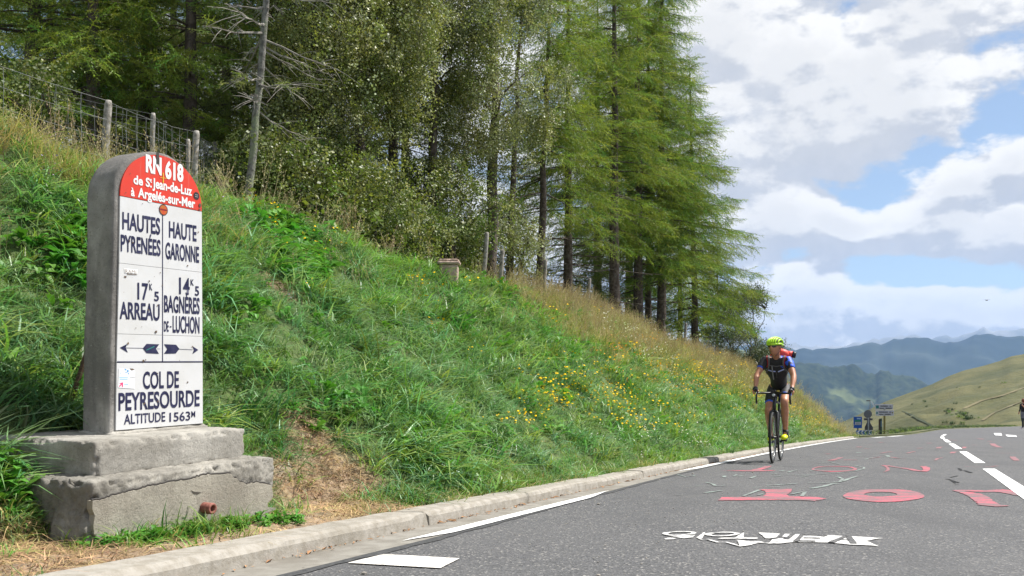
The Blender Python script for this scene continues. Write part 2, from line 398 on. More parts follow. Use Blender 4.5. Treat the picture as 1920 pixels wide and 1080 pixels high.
gpoly('chalk_letter', ze([(305, 437), (370, 437), (405, 470), (410, 495), (340, 517), (370, 492), (375, 470), (350, 448)]), PINK)
gstroke('chalk_stroke', ze([(370, 440), (480, 458), (640, 480), (720, 500), (790, 508), (825, 490), (820, 465), (780, 448)]), .07, PINK)
for pts, w in (([(610, 300), (640, 290), (690, 282)], .09), ([(310, 300), (380, 288), (435, 283)], .09), ([(170, 362), (250, 350), (310, 342)], .05), ([(420, 345), (510, 358), (590, 360)], .10), ([(920, 382), (945, 362), (1000, 350)], .07),
               ([(1110, 300), (1130, 286), (1170, 283)], .16), ([(955, 246), (965, 232), (1000, 230)], .16), ([(1250, 450), (1400, 455), (1560, 452), (1630, 442)], .05), ([(1560, 190), (1590, 215), (1650, 235)], .22), ([(1790, 340), (1810, 360), (1840, 385)], .14),
               ([(50, 228), (80, 232)], .2), ([(140, 248), (165, 250)], .18), ([(720, 245), (780, 240)], .12), ([(840, 187), (870, 185)], .18), ([(1340, 205), (1380, 208)], .16), ([(1060, 148), (1160, 155)], .14), ([(1400, 135), (1460, 142)], .2), ([(1240, 246), (1255, 228)], .15), ([(290, 180), (330, 176)], .14), ([(160, 200), (210, 200)], .16), ([(1520, 165), (1560, 168)], .2), ([(-20, 375), (40, 377)], .07), ([(1700, 100), (1770, 100)], .2), ([(1610, 295), (1700, 300), (1900, 300)], .05)):
    gstroke('chalk_stroke', ze(pts), w * .6, PINK2)
for pts, w in (([(1420, 143), (1480, 130), (1540, 110)], .08), ([(1570, 136), (1710, 136)], .05), ([(1370, 70), (1420, 68)], .10)): gstroke('chalk_stroke', zd(pts), w, PINK)
for pts, w in (([(20, 390), (90, 405), (130, 430), (-100, 425)], .04), ([(130, 432), (240, 425)], .035), ([(0, 510), (150, 490), (190, 482)], .04), ([(440, 545), (560, 500), (620, 478)], .035), ([(540, 447), (860, 445)], .03), ([(700, 425), (900, 415), (1040, 405)], .04), ([(700, 392), (770, 392)], .04), ([(980, 525), (1100, 500), (1140, 495), (1100, 545)], .035),
               ([(1170, 395), (1300, 400), (1530, 385), (1560, 350), (1510, 330)], .035), ([(1200, 460), (1350, 435), (1450, 405), (1530, 405)], .05), ([(1560, 378), (1640, 345), (1730, 320)], .05), ([(520, 345), (580, 320), (630, 320)], .035), ([(380, 322), (440, 318)], .04), ([(760, 290), (850, 300), (1100, 305), (1300, 298), (1500, 282), (1700, 262), (1800, 235), (1800, 220), (1700, 200), (1520, 185), (1420, 160), (1280, 172)], .032),
               ([(780, 325), (870, 318)], .05), ([(1080, 325), (1170, 320)], .05), ([(940, 275), (1050, 250), (1190, 262), (1250, 245)], .035), ([(200, 320), (240, 315), (220, 335)], .04), ([(850, 262), (920, 255)], .035), ([(600, 538), (660, 520)], .03), ([(-300, 300), (-200, 330), (-100, 310)], .03), ([(-330, 532), (-240, 534)], .03), ([(-160, 440), (-60, 436)], .03), ([(330, 320), (370, 305)], .03), ([(860, 200), (1040, 205)], .04)):
    gstroke('chalk_stroke', zd(pts), w * .7, MINT)
for pts, w in (([(130, 370), (220, 350), (330, 345), (420, 350), (560, 360), (690, 358)], .03), ([(330, 320), (380, 325), (400, 340)], .06), ([(50, 295), (75, 290)], .1), ([(55, 328), (75, 326)], .1)): gstroke('chalk_stroke', ze(pts), w, MINT)
# white stencil with a pennant and slanted letters
gpoly('road_stencil', zc([(700, 192), (675, 140), (760, 148), (860, 152), (905, 166), (925, 170), (1000, 170), (1140, 155), (1160, 158), (1400, 162), (1560, 178), (1640, 180), (1785, 190), (1690, 150), (1740, 138), (1820, 127), (1560, 112), (1590, 165), (1565, 165), (1530, 112), (1350, 102), (1050, 93), (845, 83), (900, 128), (960, 130), (925, 165), (905, 163), (850, 166)]), STEN, .004)
for pts, w in (([(1035, 92), (1000, 126), (950, 134)], .035), ([(1118, 94), (1080, 125), (1055, 136)], .035), ([(1000, 122), (1085, 124)], .05), ([(1190, 97), (1165, 125), (1135, 156)], .035), ([(1185, 103), (1365, 110)], .05), ([(1200, 127), (1330, 130)], .045), ([(1160, 152), (1290, 153)], .05), ([(1372, 106), (1345, 116)], .03), ([(1532, 112), (1480, 135), (1412, 164)], .04), ([(1545, 112), (1590, 172)], .05), ([(1480, 142), (1560, 144)], .03)):
    gstroke('road_stencil_gap', zc(pts), w * .62, ASPH, .0065)
gstroke('road_stencil', zc([(380, 128), (400, 138), (440, 134), (525, 160), (590, 158), (640, 172), (700, 192), (790, 178)]), .017, STEN)
def gell(cu, cv, a, b, w, m=STEN, n=26, tilt=0.):
    gstroke('road_stencil', [(cu + a * math.cos(2 * math.pi * k / n), cv + b * math.sin(2 * math.pi * k / n) - tilt * math.cos(2 * math.pi * k / n)) for k in range(n + 1)], w, m, .005)
gell(1274, 1001.5, 27, 3.2, .024, tilt=.8); gell(1355, 1003, 27, 3.4, .026, tilt=.8)
gpoly('road_stencil', zc([(105, 133), (130, 124), (205, 126), (180, 136), (120, 138)]), STEN)
gpoly('road_stencil', zc([(105, 100), (130, 96), (200, 108), (350, 100), (330, 120), (260, 128), (200, 122), (270, 118), (180, 114)]), STEN)
gpoly('road_stencil', zc([(355, 124), (420, 80), (430, 84), (408, 125)]), STEN)
gpoly('road_stencil', zc([(660, 124), (695, 98), (730, 82), (728, 122), (838, 124), (836, 132), (520, 132), (540, 125)]), STEN)
# cracks in the asphalt
CRK = mat('crack_dark', (.012, .012, .013), .9)
for pts, w in (([(1185, 470), (1205, 485), (1215, 495)], .03), ([(1255, 495), (1290, 510), (1330, 522)], .035), ([(1035, 592), (1080, 598), (1130, 615), (1190, 635)], .02), ([(1090, 575), (1130, 565), (1180, 555)], .014), ([(1140, 655), (1190, 655)], .025), ([(1100, 610), (1150, 640)], .012), ([(1070, 540), (1090, 540)], .03), ([(920, 262), (945, 264)], .05)):
    gstroke('road_crack', ze(pts), w, CRK)

# kerb stones -----------------------------------------------------------
KJ = [-1.2, 1.9, 4.63, 7.5, 8.75, 9.5, 10.7, 12.2] + [12.2 + 2.0 * i for i in range(1, 11)] + [33.0]
rk = random.Random(5)
kerb = empty('kerb', (Xk(4), 4, road_z(Xk(4), 4))); tag(kerb, kind='structure')
for i in range(len(KJ) - 1):
    a, b = KJ[i] + .006, KJ[i + 1] - .006; n = max(6, int((b - a) / .09)); V = []; sec = [(0.004, -.03), (-.002, .045), (-.012, .062), (-.03, .072), (-.165, .076), (-.185, .05), (-.19, -.03)]
    dz = rk.uniform(-.004, .004); dx = rk.uniform(-.005, .005)
    for k in range(n + 1):
        y = a + (b - a) * k / n; ed = .006 if k in (0, n) else 0
        for j, (sx, sz) in enumerate(sec):
            nn = .006 * nz(y * 6, j * 3.3, i) + .004 * nz(y * 21, j * 2.1, i); x = Xk(y) + sx * 1.05 + dx + (nn if j < 4 else 0) - (ed if j in (1, 2, 3) else 0)
            if j in (2, 3) and y < 13: x -= max(0, nz(y * 4.1, 7, i) - .35) * .04
            V.append((x - kerb.location.x, y - kerb.location.y, road_z(x, y) + sz + dz + (nn * .6 if 0 < j < 6 else 0) - (ed * .6 if j in (3, 4) else 0) - kerb.location.z))
    m_ = len(sec); Fc = [(k * m_ + j, (k + 1) * m_ + j, (k + 1) * m_ + j + 1, k * m_ + j + 1) for k in range(n) for j in range(m_ - 1)]
    Fc += [tuple(range(m_)), tuple(n * m_ + j for j in range(m_ - 1, -1, -1))]
    mobj('kerbstone', V, Fc, CONC, kerb)

# ------------------------------------------------------------------ far land
def terrain_strip(name, prof, Yr, Yn, zn, m, rough=0., back=.35, nrow=40, ncol=220, u0=None, u1=None, power=1., nscale=1., seed=0, ridge_jag=0.):
    """solid hill: crest follows prof [(u, v)], at distance Yr; foot at Yn with height zn; falls away behind"""
    us = np.linspace(u0 if u0 is not None else prof[0][0], u1 if u1 is not None else prof[-1][0], ncol)
    pu = [p[0] for p in prof]; pv = [p[1] for p in prof]; V = []
    rows = list(np.linspace(0, 1, nrow)) + [1.0 + back * k / 6 for k in range(1, 7)]
    for i, tt in enumerate(rows):
        for j, u in enumerate(us):
            v = float(np.interp(u, pu, pv)); X = (u - 960) / F * Yr
            zr = -(v - 675) / F * Yr
            zr += ridge_jag * fbm(X / Yr * 60, seed, 0, 5) * Yr / F
            if tt <= 1:
                Y = Yn + (Yr - Yn) * tt; x = X * (Y / Yr) ** (.0 if Yn < 0 else .6) if False else X * Y / Yr
                e0 = zn / Yn; e1 = zr / Yr; z = Y * (e0 + (e1 - e0) * tt ** power)
                z += rough * fbm(x * nscale, Y * nscale, seed, 5) * math.sin(math.pi * min(1, tt)) ** .7
            else:
                Y = Yr * (1 + (tt - 1)); x = X * Y / Yr; z = zr - (tt - 1) / back * (abs(zr - zn) * .9 + 10)
            V.append((x, Y, z))
    Fc = [(i * ncol + j, i * ncol + j + 1, (i + 1) * ncol + j + 1, (i + 1) * ncol + j) for i in range(len(rows) - 1) for j in range(ncol - 1)]
    o = mobj(name, V, Fc, m, smooth=True); tag(o, kind='structure'); return o
HG = mat('hill_grass', (.070, .074, .024), .95, (.115, .108, .040), .06, 10, .6, .3, third=(.046, .056, .018), tscale=.020, bdist=1.5, t3=(.50, .72))
near_prof = [(1470, 850), (1540, 815), (1567, 796), (1590, 787), (1617, 774), (1657, 754), (1698, 739), (1744, 722), (1779, 705), (1806, 695), (1847, 685), (1877, 676), (1896, 668), (1920, 664), (2000, 640), (2200, 600), (2600, 560), (3200, 560)]
terrain_strip('grassy_hill', near_prof, 420, 92, -12.0, HG, rough=4.2, nscale=.03, power=.85, nrow=90, ncol=300, seed=3, back=.5)
FOREST = mat('far_forest', (.006, .014, .006), 1., (.028, .042, .016), .035, 8, third=(.10, .12, .045), tscale=.0022, t3=(.52, .58))
p2 = [(700, 800), (1100, 700), (1380, 655), (1420, 652), (1445, 660), (1480, 677), (1510, 680), (1535, 682), (1560, 688), (1600, 684), (1640, 702), (1665, 697), (1700, 705), (1745, 718), (1800, 740), (1900, 775), (2300, 850), (2900, 860)]
terrain_strip('forested_mountain', p2, 4000, 2300, -640, FOREST, rough=130, nscale=.0026, power=.9, nrow=90, ncol=420, seed=7, ridge_jag=9, back=.3)
FAR = mat('blue_mountain_rock', (.012, .020, .014), 1., (.030, .040, .026), .0012, 8, third=(.040, .050, .034), tscale=.0005, t3=(.5, .7))
p3 = [(0, 640), (900, 610), (1300, 640), (1380, 650), (1425, 641), (1470, 650), (1490, 655), (1510, 654), (1540, 655), (1580, 652), (1610, 648), (1630, 643), (1660, 641), (1685, 636), (1700, 634), (1735, 634), (1755, 639), (1790, 642), (1820, 632), (1850, 625), (1875, 630), (1900, 632), (1930, 632), (2100, 600), (2500, 640), (3200, 620)]
terrain_strip('blue_mountain', p3, 7000, 4600, -700, FAR, rough=170, nscale=.0014, power=.9, nrow=60, ncol=400, seed=11, ridge_jag=6, back=.25)
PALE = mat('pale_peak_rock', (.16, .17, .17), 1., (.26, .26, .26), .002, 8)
p4 = [(-600, 620), (600, 600), (1300, 640), (1590, 650), (1620, 640), (1650, 632), (1685, 632), (1715, 629), (1740, 633), (1765, 634), (1790, 631), (1815, 624), (1840, 615), (1860, 622), (1885, 621), (1905, 617), (1930, 614), (2100, 625), (2600, 600), (3300, 630)]
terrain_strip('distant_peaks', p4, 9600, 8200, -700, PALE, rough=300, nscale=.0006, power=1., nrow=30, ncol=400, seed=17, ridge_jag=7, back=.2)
VAL = mat('valley_ground', (.03, .045, .016), 1., (.07, .085, .03), .004, 6)
o = mobj('valley_floor', [(-10900, -1900, -780), (10900, -1900, -780), (10900, 10400, -780), (-10900, 10400, -780)], [(0, 1, 2, 3)], VAL); tag(o, kind='structure')
from mathutils.bvhtree import BVHTree
HILL = bpy.data.objects['grassy_hill']; HT = BVHTree.FromPolygons([v.co[:] for v in HILL.data.vertices], [tuple(p.vertices) for p in HILL.data.polygons])
def hp(u, v):
    d = Vector(((u - 960) / F, 1, -(v - 675) / F)).normalized(); h = HT.ray_cast(Vector((0, 0, 0)), d); return h[0], h[1]
def track(pts, w, m, lift=.25):
    P = []
    for i in range(len(pts) - 1):
        for k in range(6):
            f = k / 6; h = hp(pts[i][0] + (pts[i + 1][0] - pts[i][0]) * f, pts[i][1] + (pts[i + 1][1] - pts[i][1]) * f)
            if h[0]: P.append((h[0], h[1] if h[1].z > 0 else -h[1]))
    if len(P) < 3: return
    V = []
    for i, (p, n) in enumerate(P):
        d = (P[min(i + 1, len(P) - 1)][0] - P[max(0, i - 1)][0]).normalized(); s_ = d.cross(n).normalized() * w * (1 + .5 * nz(i * .9, w)); V += [p + n * lift - s_, p + n * lift + s_]
    tag(mobj('hill_track', V, [(2 * i, 2 * i + 1, 2 * i + 3, 2 * i + 2) for i in range(len(P) - 1)], m), kind='structure')
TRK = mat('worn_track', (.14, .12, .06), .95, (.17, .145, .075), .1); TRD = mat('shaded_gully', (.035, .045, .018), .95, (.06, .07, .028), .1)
track([(1692, 771), (1708, 778), (1722, 786), (1740, 795), (1757, 805)], .35, TRD, .2)  # thin dark path line down the hill
track([(1930, 738), (1890, 752), (1850, 768), (1815, 786), (1790, 802)], .55, TRK, .2) if False else None; track([(1930, 748), (1895, 762), (1862, 776), (1838, 792)], .4, TRK, .2); track([(1930, 724), (1880, 742), (1840, 752), (1800, 770)], .4, TRK, .2)
# slopes under the pass: verge beyond the road, land to the right and behind the camera
VG = mat('verge_soil', (.05, .06, .02), .95, (.10, .10, .04), 1.2, 6)
def verge():
    V = []; ys = [33, 34, 35, 37, 40, 44, 48, 55, 62, 70, 80, 95, 110, 130]; ds = [-.05, .35, .8, 2, 5, 12, 25, 60]
    zz = [-.03, .06, .05, -.3, -1.5, -5, -12, -45]
    for y in ys:
        for d, z in zip(ds, zz): V.append((Xk(y) - d * (1 if y > 34 else .3), y, road_z(Xk(y), y) + z * (1 if y > 34 or d < 1 else 1)))
    n = len(ds)
    tag(mobj('verge_slope', V, [(i * n + j, (i + 1) * n + j, (i + 1) * n + j + 1, i * n + j + 1) for i in range(len(ys) - 1) for j in range(n - 1)], VG, smooth=True), kind='structure')
    V = []; Q = []
    for y in np.arange(-60, 131, 10):
        for x in (30, 45, 58, 75, 110, 180, 300): V.append((edgeX(max(y, -12)) + x if x == 58 else Xk(0) + x + .45 * y + 30, y, road_z(0, y) + (-.04 if x < 60 else (x - 58) * .03)))
    return
verge()
MD = mat('meadow', (.07, .085, .025), .95, (.13, .12, .05), .3, 7)
V = []; xs = [60, 75, 100, 140, 200, 300]; ys = list(range(-60, 131, 10))
for y in ys:
    for k, x in enumerate(xs): V.append((edgeX(max(y, -12)) + x - .3, y, road_z(100, y) + [-.02, .4, 1.5, 5, 9, 10][k] + (.2 * nz(x, y, 0, .1) if k else 0)))
tag(mobj('meadow', V, [(i * 6 + j, i * 6 + j + 1, (i + 1) * 6 + j + 1, (i + 1) * 6 + j) for i in range(len(ys) - 1) for j in range(5)], MD, smooth=True), kind='structure')
#__PART2__

# ------------------------------------------------------------------ vegetation tools
rng = random.Random(11)
def variants(prefix, n, fn, m):
    """n meshes in a collection that is not part of the scene, used by the scatter nodes"""
    c = bpy.data.collections.new(prefix)
    for k in range(n):
        V, Fc = fn(random.Random(k * 77 + len(prefix)))
        me = bpy.data.meshes.new('%s_%02d' % (prefix, k)); me.from_pydata([tuple(v) for v in V], [], Fc); me.update()
        me.materials.append(m[k % len(m)] if isinstance(m, (list, tuple)) else m)
        o = bpy.data.objects.new('%s_%02d' % (prefix, k), me); c.objects.link(o)
    return c, n
NG = {}
def scatter_tree(c):
    if c.name in NG: return NG[c.name]
    g = bpy.data.node_groups.new('scatter_' + c.name, 'GeometryNodeTree'); NG[c.name] = g
    g.interface.new_socket('Geometry', in_out='INPUT', socket_type='NodeSocketGeometry'); g.interface.new_socket('Geometry', in_out='OUTPUT', socket_type='NodeSocketGeometry')
    n, l = g.nodes, g.links
    gi = n.new('NodeGroupInput'); go = n.new('NodeGroupOutput'); ip = n.new('GeometryNodeInstanceOnPoints'); ci = n.new('GeometryNodeCollectionInfo')
    ci.inputs['Collection'].default_value = c; ci.inputs['Separate Children'].default_value = True; ci.inputs['Reset Children'].default_value = True
    l.new(gi.outputs[0], ip.inputs['Points']); l.new(ci.outputs[0], ip.inputs['Instance']); ip.inputs['Pick Instance'].default_value = True
    def at(nm, ty):
        a = n.new('GeometryNodeInputNamedAttribute'); a.data_type = ty; a.inputs['Name'].default_value = nm; return a.outputs[0]
    l.new(at('idx', 'INT'), ip.inputs['Instance Index'])
    er = n.new('FunctionNodeEulerToRotation'); l.new(at('rot', 'FLOAT_VECTOR'), er.inputs[0]); l.new(er.outputs[0], ip.inputs['Rotation'])
    l.new(at('scl', 'FLOAT'), ip.inputs['Scale']); l.new(ip.outputs[0], go.inputs[0]); return g
def scatter(name, L, cn, parent=None):
    """L: list of (position, euler, scale)"""
    c, nv = cn
    me = bpy.data.meshes.new(name); me.from_pydata([tuple(p[0]) for p in L], [], [])
    rg = np.random.RandomState(len(L))
    a = me.attributes.new('rot', 'FLOAT_VECTOR', 'POINT'); a.data.foreach_set('vector', np.array([tuple(p[1]) for p in L], dtype=np.float32).ravel())
    a = me.attributes.new('scl', 'FLOAT', 'POINT'); a.data.foreach_set('value', np.array([p[2] for p in L], dtype=np.float32))
    a = me.attributes.new('idx', 'INT', 'POINT'); a.data.foreach_set('value', rg.randint(0, nv, len(L)).astype(np.int32))
    for o_ in c.objects:
        for mm in o_.data.materials:
            if mm.name not in [x.name for x in me.materials]: me.materials.append(mm)
    o = bpy.data.objects.new(name, me); COL.objects.link(o)
    md = o.modifiers.new('scatter', 'NODES'); md.node_group = scatter_tree(c)
    if parent is not None: o.parent = parent
    o['kind'] = 'stuff'
    return o

# leaf, needle and blade shapes -------------------------------------------
def needle_spray(r, L=.34, n=46, side=3, nl=.032, nw=.010, hang=.25):
    V = []; Fc = []
    def quad(a, b, w):
        d = (b - a); s = d.cross(Vector((r.uniform(-1, 1), r.uniform(-1, 1), r.uniform(-1, 1)))); s = s.normalized() * w if s.length else Vector((w, 0, 0))
        k = len(V); V.extend([a - s, a + s, b]); Fc.append((k, k + 1, k + 2))
    def shoot(a, b, cnt, nl):
        d = b - a; quad(a, b, .004); quad(a, b, .004)
        for i in range(cnt):
            p = a + d * ((i + r.random()) / cnt); q = d.normalized() * r.uniform(.2, .8) + Vector((r.gauss(0, .6), r.gauss(0, .6), r.gauss(.1, .6)))
            quad(p, p + q.normalized() * nl * r.uniform(.7, 1.2), nw * .5)
    tip = Vector((L, 0, -hang * L * .5)); shoot(Vector((0, 0, 0)), tip, n // 2, nl)
    for i in range(side * 2):
        f = (i + .6) / (side * 2 + .5); p = tip * f; sg = 1 if i % 2 else -1
        shoot(p, p + Vector((.5, sg * .8, -hang * r.uniform(.3, 1.5))).normalized() * L * .42 * (1.1 - f * .6), n // (side * 3), nl)
    return V, Fc
def leaf_spray(r, L=.26, n=22, s=.030):
    V = []; Fc = []
    for i in range(n):
        f = (i + .5) / n; p = Vector((L * f + r.gauss(0, .02), r.gauss(0, .055), -.12 * f * f + r.gauss(0, .045)))
        d = Vector((r.uniform(-.2, 1), r.gauss(0, .8), r.uniform(-1, .2))).normalized(); w = d.cross(Vector((r.gauss(0, 1), r.gauss(0, 1), r.gauss(0, 1)))).normalized()
        a = s * r.uniform(.7, 1.25); k = len(V); V.extend([p, p + d * a * .6 + w * a * .45, p + d * a * 1.25, p + d * a * .6 - w * a * .45]); Fc.append((k, k + 1, k + 2, k + 3))
    k = len(V); V.extend([Vector((0, -.003, 0)), Vector((0, .003, 0)), Vector((L, 0, -.1))]); Fc.append((k, k + 1, k + 2))
    return V, Fc
def grass_clump(n, h, rad, lean, w=.0028, spread=.5, dry=False):
    def fn(r):
        V = []; Fc = []
        for i in range(n):
            a = r.uniform(0, 6.283); q = rad * math.sqrt(r.random()); bx, by = q * math.cos(a), q * math.sin(a)
            hh = h * r.uniform(.45, 1.15); az = r.gauss(0, spread * 1.6) ; le = lean * r.uniform(.4, 1.5); dx, dy = math.cos(az), math.sin(az)
            ww = w * r.uniform(.7, 1.3); sx, sy = -dy, dx; tw = r.uniform(-.6, .6); sx, sy = sx * math.cos(tw) - sy * math.sin(tw), sx * math.sin(tw) + sy * math.cos(tw)
            k = len(V); ns = 3
            for j in range(ns + 1):
                f = j / ns; hor = le * hh * f ** 2.; z = hh * f * (1 - .32 * le * f * f); wj = ww * (1 - f ** 1.6)
                c = Vector((bx + dx * hor + (bx * .5) * f, by + dy * hor + by * .5 * f, z - .02))
                if j < ns: V.append(c - Vector((sx, sy, 0)) * wj); V.append(c + Vector((sx, sy, 0)) * wj)
                else: V.append(c)
            Fc += [(k, k + 1, k + 3, k + 2), (k + 2, k + 3, k + 5, k + 4), (k + 4, k + 5, k + 6)]
        return V, Fc
    return fn
def seed_stalk(h, heads=9):
    def fn(r):
        V = []; Fc = []
        for i in range(5):
            bx, by = r.gauss(0, .05), r.gauss(0, .05); hh = h * r.uniform(.6, 1.1); dx, dy = r.gauss(.18, .12), r.gauss(0, .12); top = Vector((bx + dx * hh, by + dy * hh, hh))
            k = len(V); V.extend([Vector((bx - .0015, by, -.02)), Vector((bx + .0015, by, -.02)), top + Vector((.001, 0, 0)), top - Vector((.001, 0, 0))]); Fc.append((k, k + 1, k + 2, k + 3))
            for j in range(heads):
                p = Vector((bx, by, 0)).lerp(top, .72 + .3 * j / heads) + Vector((r.gauss(0, .012), r.gauss(0, .012), 0)); d = Vector((r.gauss(.3, .4), r.gauss(0, .4), 1)).normalized() * .022; s = Vector((r.gauss(0, 1), r.gauss(0, 1), 0)).normalized() * .005
                k = len(V); V.extend([p - s, p + s, p + d]); Fc.append((k, k + 1, k + 2))
        return V, Fc
    return fn
def weed(n, s, up_=.5):
    def fn(r):
        V = []; Fc = []
        for i in range(n):
            az = r.uniform(0, 6.283); el = r.uniform(.15, 1.1) * up_ * 1.5; L = s * r.uniform(.6, 1.2); d = Vector((math.cos(az) * math.cos(el), math.sin(az) * math.cos(el), math.sin(el))); sd = Vector((-math.sin(az), math.cos(az), 0))
            b = Vector((r.gauss(0, s * .25), r.gauss(0, s * .25), r.uniform(0, s * .7))); k = len(V)
            for f, w, dz in ((0, .02, 0), (.3, .16, .03), (.65, .2, .02), (.9, .1, -.07), (1.05, .0, -.14)):
                c = b + d * L * f + Vector((0, 0, dz * L * 2)); V.append(c - sd * w * L + Vector((0, 0, .04 * L))); V.append(c); V.append(c + sd * w * L + Vector((0, 0, .04 * L)))
            for j in range(4): Fc += [(k + 3 * j, k + 3 * j + 1, k + 3 * j + 4, k + 3 * j + 3), (k + 3 * j + 1, k + 3 * j + 2, k + 3 * j + 5, k + 3 * j + 4)]
        return V, Fc
    return fn
def flower_stems(h, n, hr, petals=7):
    """returns stems in slot 0 is not needed: flower heads only, small discs of petals tilted to the sun"""
    def fn(r):
        V = []; Fc = []
        for i in range(n):
            c = Vector((r.gauss(0, .09), r.gauss(0, .09), h * r.uniform(.7, 1.2))); nrm = (Vector((.4, -.3, 1)) + Vector((r.gauss(0, .3), r.gauss(0, .3), 0))).normalized(); a = nrm.orthogonal().normalized(); b = nrm.cross(a); k = len(V); V.append(c + nrm * hr * .25)
            for j in range(petals * 2):
                th = math.pi * j / petals; rr = hr * (1 if j % 2 else .72); V.append(c + a * math.cos(th) * rr + b * math.sin(th) * rr)
            Fc += [(k, k + 1 + j, k + 1 + (j + 1) % (petals * 2)) for j in range(petals * 2)]
        return V, Fc
    return fn

G1 = mat('grass_green', (.082, .205, .030), .42, (.16, .30, .055), 1.6, 5, third=(.19, .28, .13), tscale=.9, spec=.35, trans=.35, rand=1.5, lo=.4, hi=.6)
G2 = mat('grass_blue_green', (.10, .235, .08), .38, (.19, .33, .16), 2.2, 4, spec=.3, trans=.3, rand=1.5)
G3 = mat('grass_straw', (.42, .34, .16), .6, (.30, .30, .11), 1.4, 4, spec=.3, trans=.3, rand=1.2)
G4 = mat('grass_yellow_green', (.15, .26, .04), .5, (.23, .31, .07), 1.2, 4, spec=.4, trans=.3, rand=1.2)
HAY = mat('hay', (.42, .29, .14), .7, (.30, .20, .10), 5, 4, spec=.3, rand=1.2)
WD = mat('weed_leaf', (.07, .22, .025), .45, (.11, .28, .04), 8, 4, spec=.2, trans=.3, rand=.8)
SEED = mat('seed_heads', (.36, .28, .17), .8, (.46, .38, .23), 1.3, 4, trans=.25, rand=1.2)
YEL = mat('petal_yellow', (.85, .56, .005), .7, (.85, .50, .005), 5, spec=.1)
ORG = mat('petal_orange', (.80, .33, .01), .6, trans=.2)
WPT = mat('petal_white', (.75, .75, .66), .7, trans=.2)
PUR = mat('petal_purple', (.40, .28, .55), .7)

c_lush = variants('lush_tuft', 8, grass_clump(18, .178, .085, 1.35, .0050, 1.0), [G1, G2, G1, G4, G2, G2, G1, G2])
c_far = variants('far_tuft', 6, grass_clump(20, .24, .14, 1.2, .0078, .95), [G1, G2, G1, G4, G2, G1])
c_mown = variants('short_tuft', 5, grass_clump(18, .11, .07, .9, .003, 1.2), [G1, G1, G4, G3, G1])
c_dry = variants('dry_tuft', 6, grass_clump(18, .30, .12, .8, .005, .9), [G3, G4, G3, G3, G4, G3])
c_hay = variants('hay_strand', 4, grass_clump(12, .05, .09, 3.4, .0026, 3.), HAY)
c_seed = variants('seed_stalk', 5, seed_stalk(.55), SEED)
c_weed = variants('broad_weed', 5, weed(9, .13), WD)
c_small = variants('small_weed', 5, weed(14, .05, .6), WD)

def qof(X, Y): return .92 * (Xk(Y) - X - .19)
MON_A = Vector((.4556, .890, 0)); MON_B = Vector((-.890, .4556, 0)); MON_P = Vector((-1.524, 3.3, 0))
def in_mon(X, Y, pad=.0):
    d = Vector((X, Y, 0)) - MON_P; a = d.dot(MON_A); b = d.dot(MON_B); return -pad < a < 1.0 + pad and -pad < b < .80 + pad
# brown dry fringe along the top of the bank at the far right
def dryness(X, Y):
    q = qof(X, Y); qe = float(np.interp(Y, EY, EQ))
    a = .95 * sstep(13, 18, Y) * sstep(qe - 2.0, qe - .75, q + .6 * nz(X, Y, 2, .8))
    b = sstep(25, 31, Y) * .75
    c = .45 * sstep(9, 6.5, Y) * sstep(qe - .75, qe - .1, q + .3 * nz(X, Y, 4, 1.5))
    return max(a, b, c)
Lg = []; Lf = []; Lm = []; Ld = []; Lh = []; Ls = []
def orient(X, Y, tilt=.2, sp=.95):
    # blown and hanging down the bank to the right, direction wandering slowly
    a = -.55 + 1.5 * nz(X, Y, 7, .55) + rng.gauss(0, sp)
    return (rng.gauss(0, .2), tilt + rng.gauss(0, .2), a)
Y = 1.6
while Y < 35:
    dy = .05 if Y < 8 else .1 if Y < 16 else .2
    qe = float(np.interp(Y, EY, EQ)) + (1.3 if Y < 9 else .9)
    dens = 380 * (4 / max(Y, 4)) ** .95
    for _ in range(int(dens * qe * dy)):
        y = Y + rng.random() * dy; q = rng.random() * qe; X = Xk(y) - .19 - q / .92
        u = 960 + F * X / y
        if u < -90 or u > 1640 or in_mon(X, y, -.02): continue
        dm = dirtmask(X, y)
        if rng.random() < dm * (.95 if y < 6 else .9): continue
        z = H(X, y); dr = dryness(X, y); p = (X, y, z)
        patch = nz(X, y, 5, 1.3)
        edge = sstep(.5, .12, q)
        if rng.random() < edge * .85:
            Lm.append((p, orient(X, y, .1, 1.5), rng.uniform(.7, 1.3))); continue
        if rng.random() < dr:
            Ld.append((p, orient(X, y, .1, 1.), rng.uniform(.6, 1.1) * (1 if y < 20 else 1.15))); continue
        s = (1 + .6 * nz(X, y, 1, 1.1) + .75 * nz(X, y, 8, 3.6)) * rng.uniform(.65, 1.25)
        if y < 10: Lg.append((p, orient(X, y), max(.4, s)))
        elif rng.random() < .62: Lf.append((p, orient(X, y), max(.45, s * .8)))
    Y += dy
for _ in range(2600):       # hay and dead grass on the trodden ground and the kerb back
    y = rng.uniform(1.8, 9) if rng.random() < .8 else rng.uniform(9, 20); q = rng.random() ** 1.5 * 1.6; X = Xk(y) - .19 - q / .92
    dm = dirtmask(X, y)
    if in_mon(X, y) or rng.random() > dm * .9 + .06: continue
    Lh.append(((X, y, H(X, y) + .004), (rng.gauss(0, .1), rng.gauss(0, .1), rng.uniform(0, 6.28)), rng.uniform(.4, 1.)))
for (x, y0, r_) in DPATH:
    for _ in range(int(150 * r_ * r_ * 10)):
        X, y = x + rng.gauss(0, r_ * .6), y0 + rng.gauss(0, r_ * .6)
        if qof(X, y) > .03 and not in_mon(X, y): Lh.append(((X, y, H(X, y) + .004), (rng.gauss(0, .12), rng.gauss(0, .12), rng.uniform(0, 6.28)), rng.uniform(.4, 1.)))
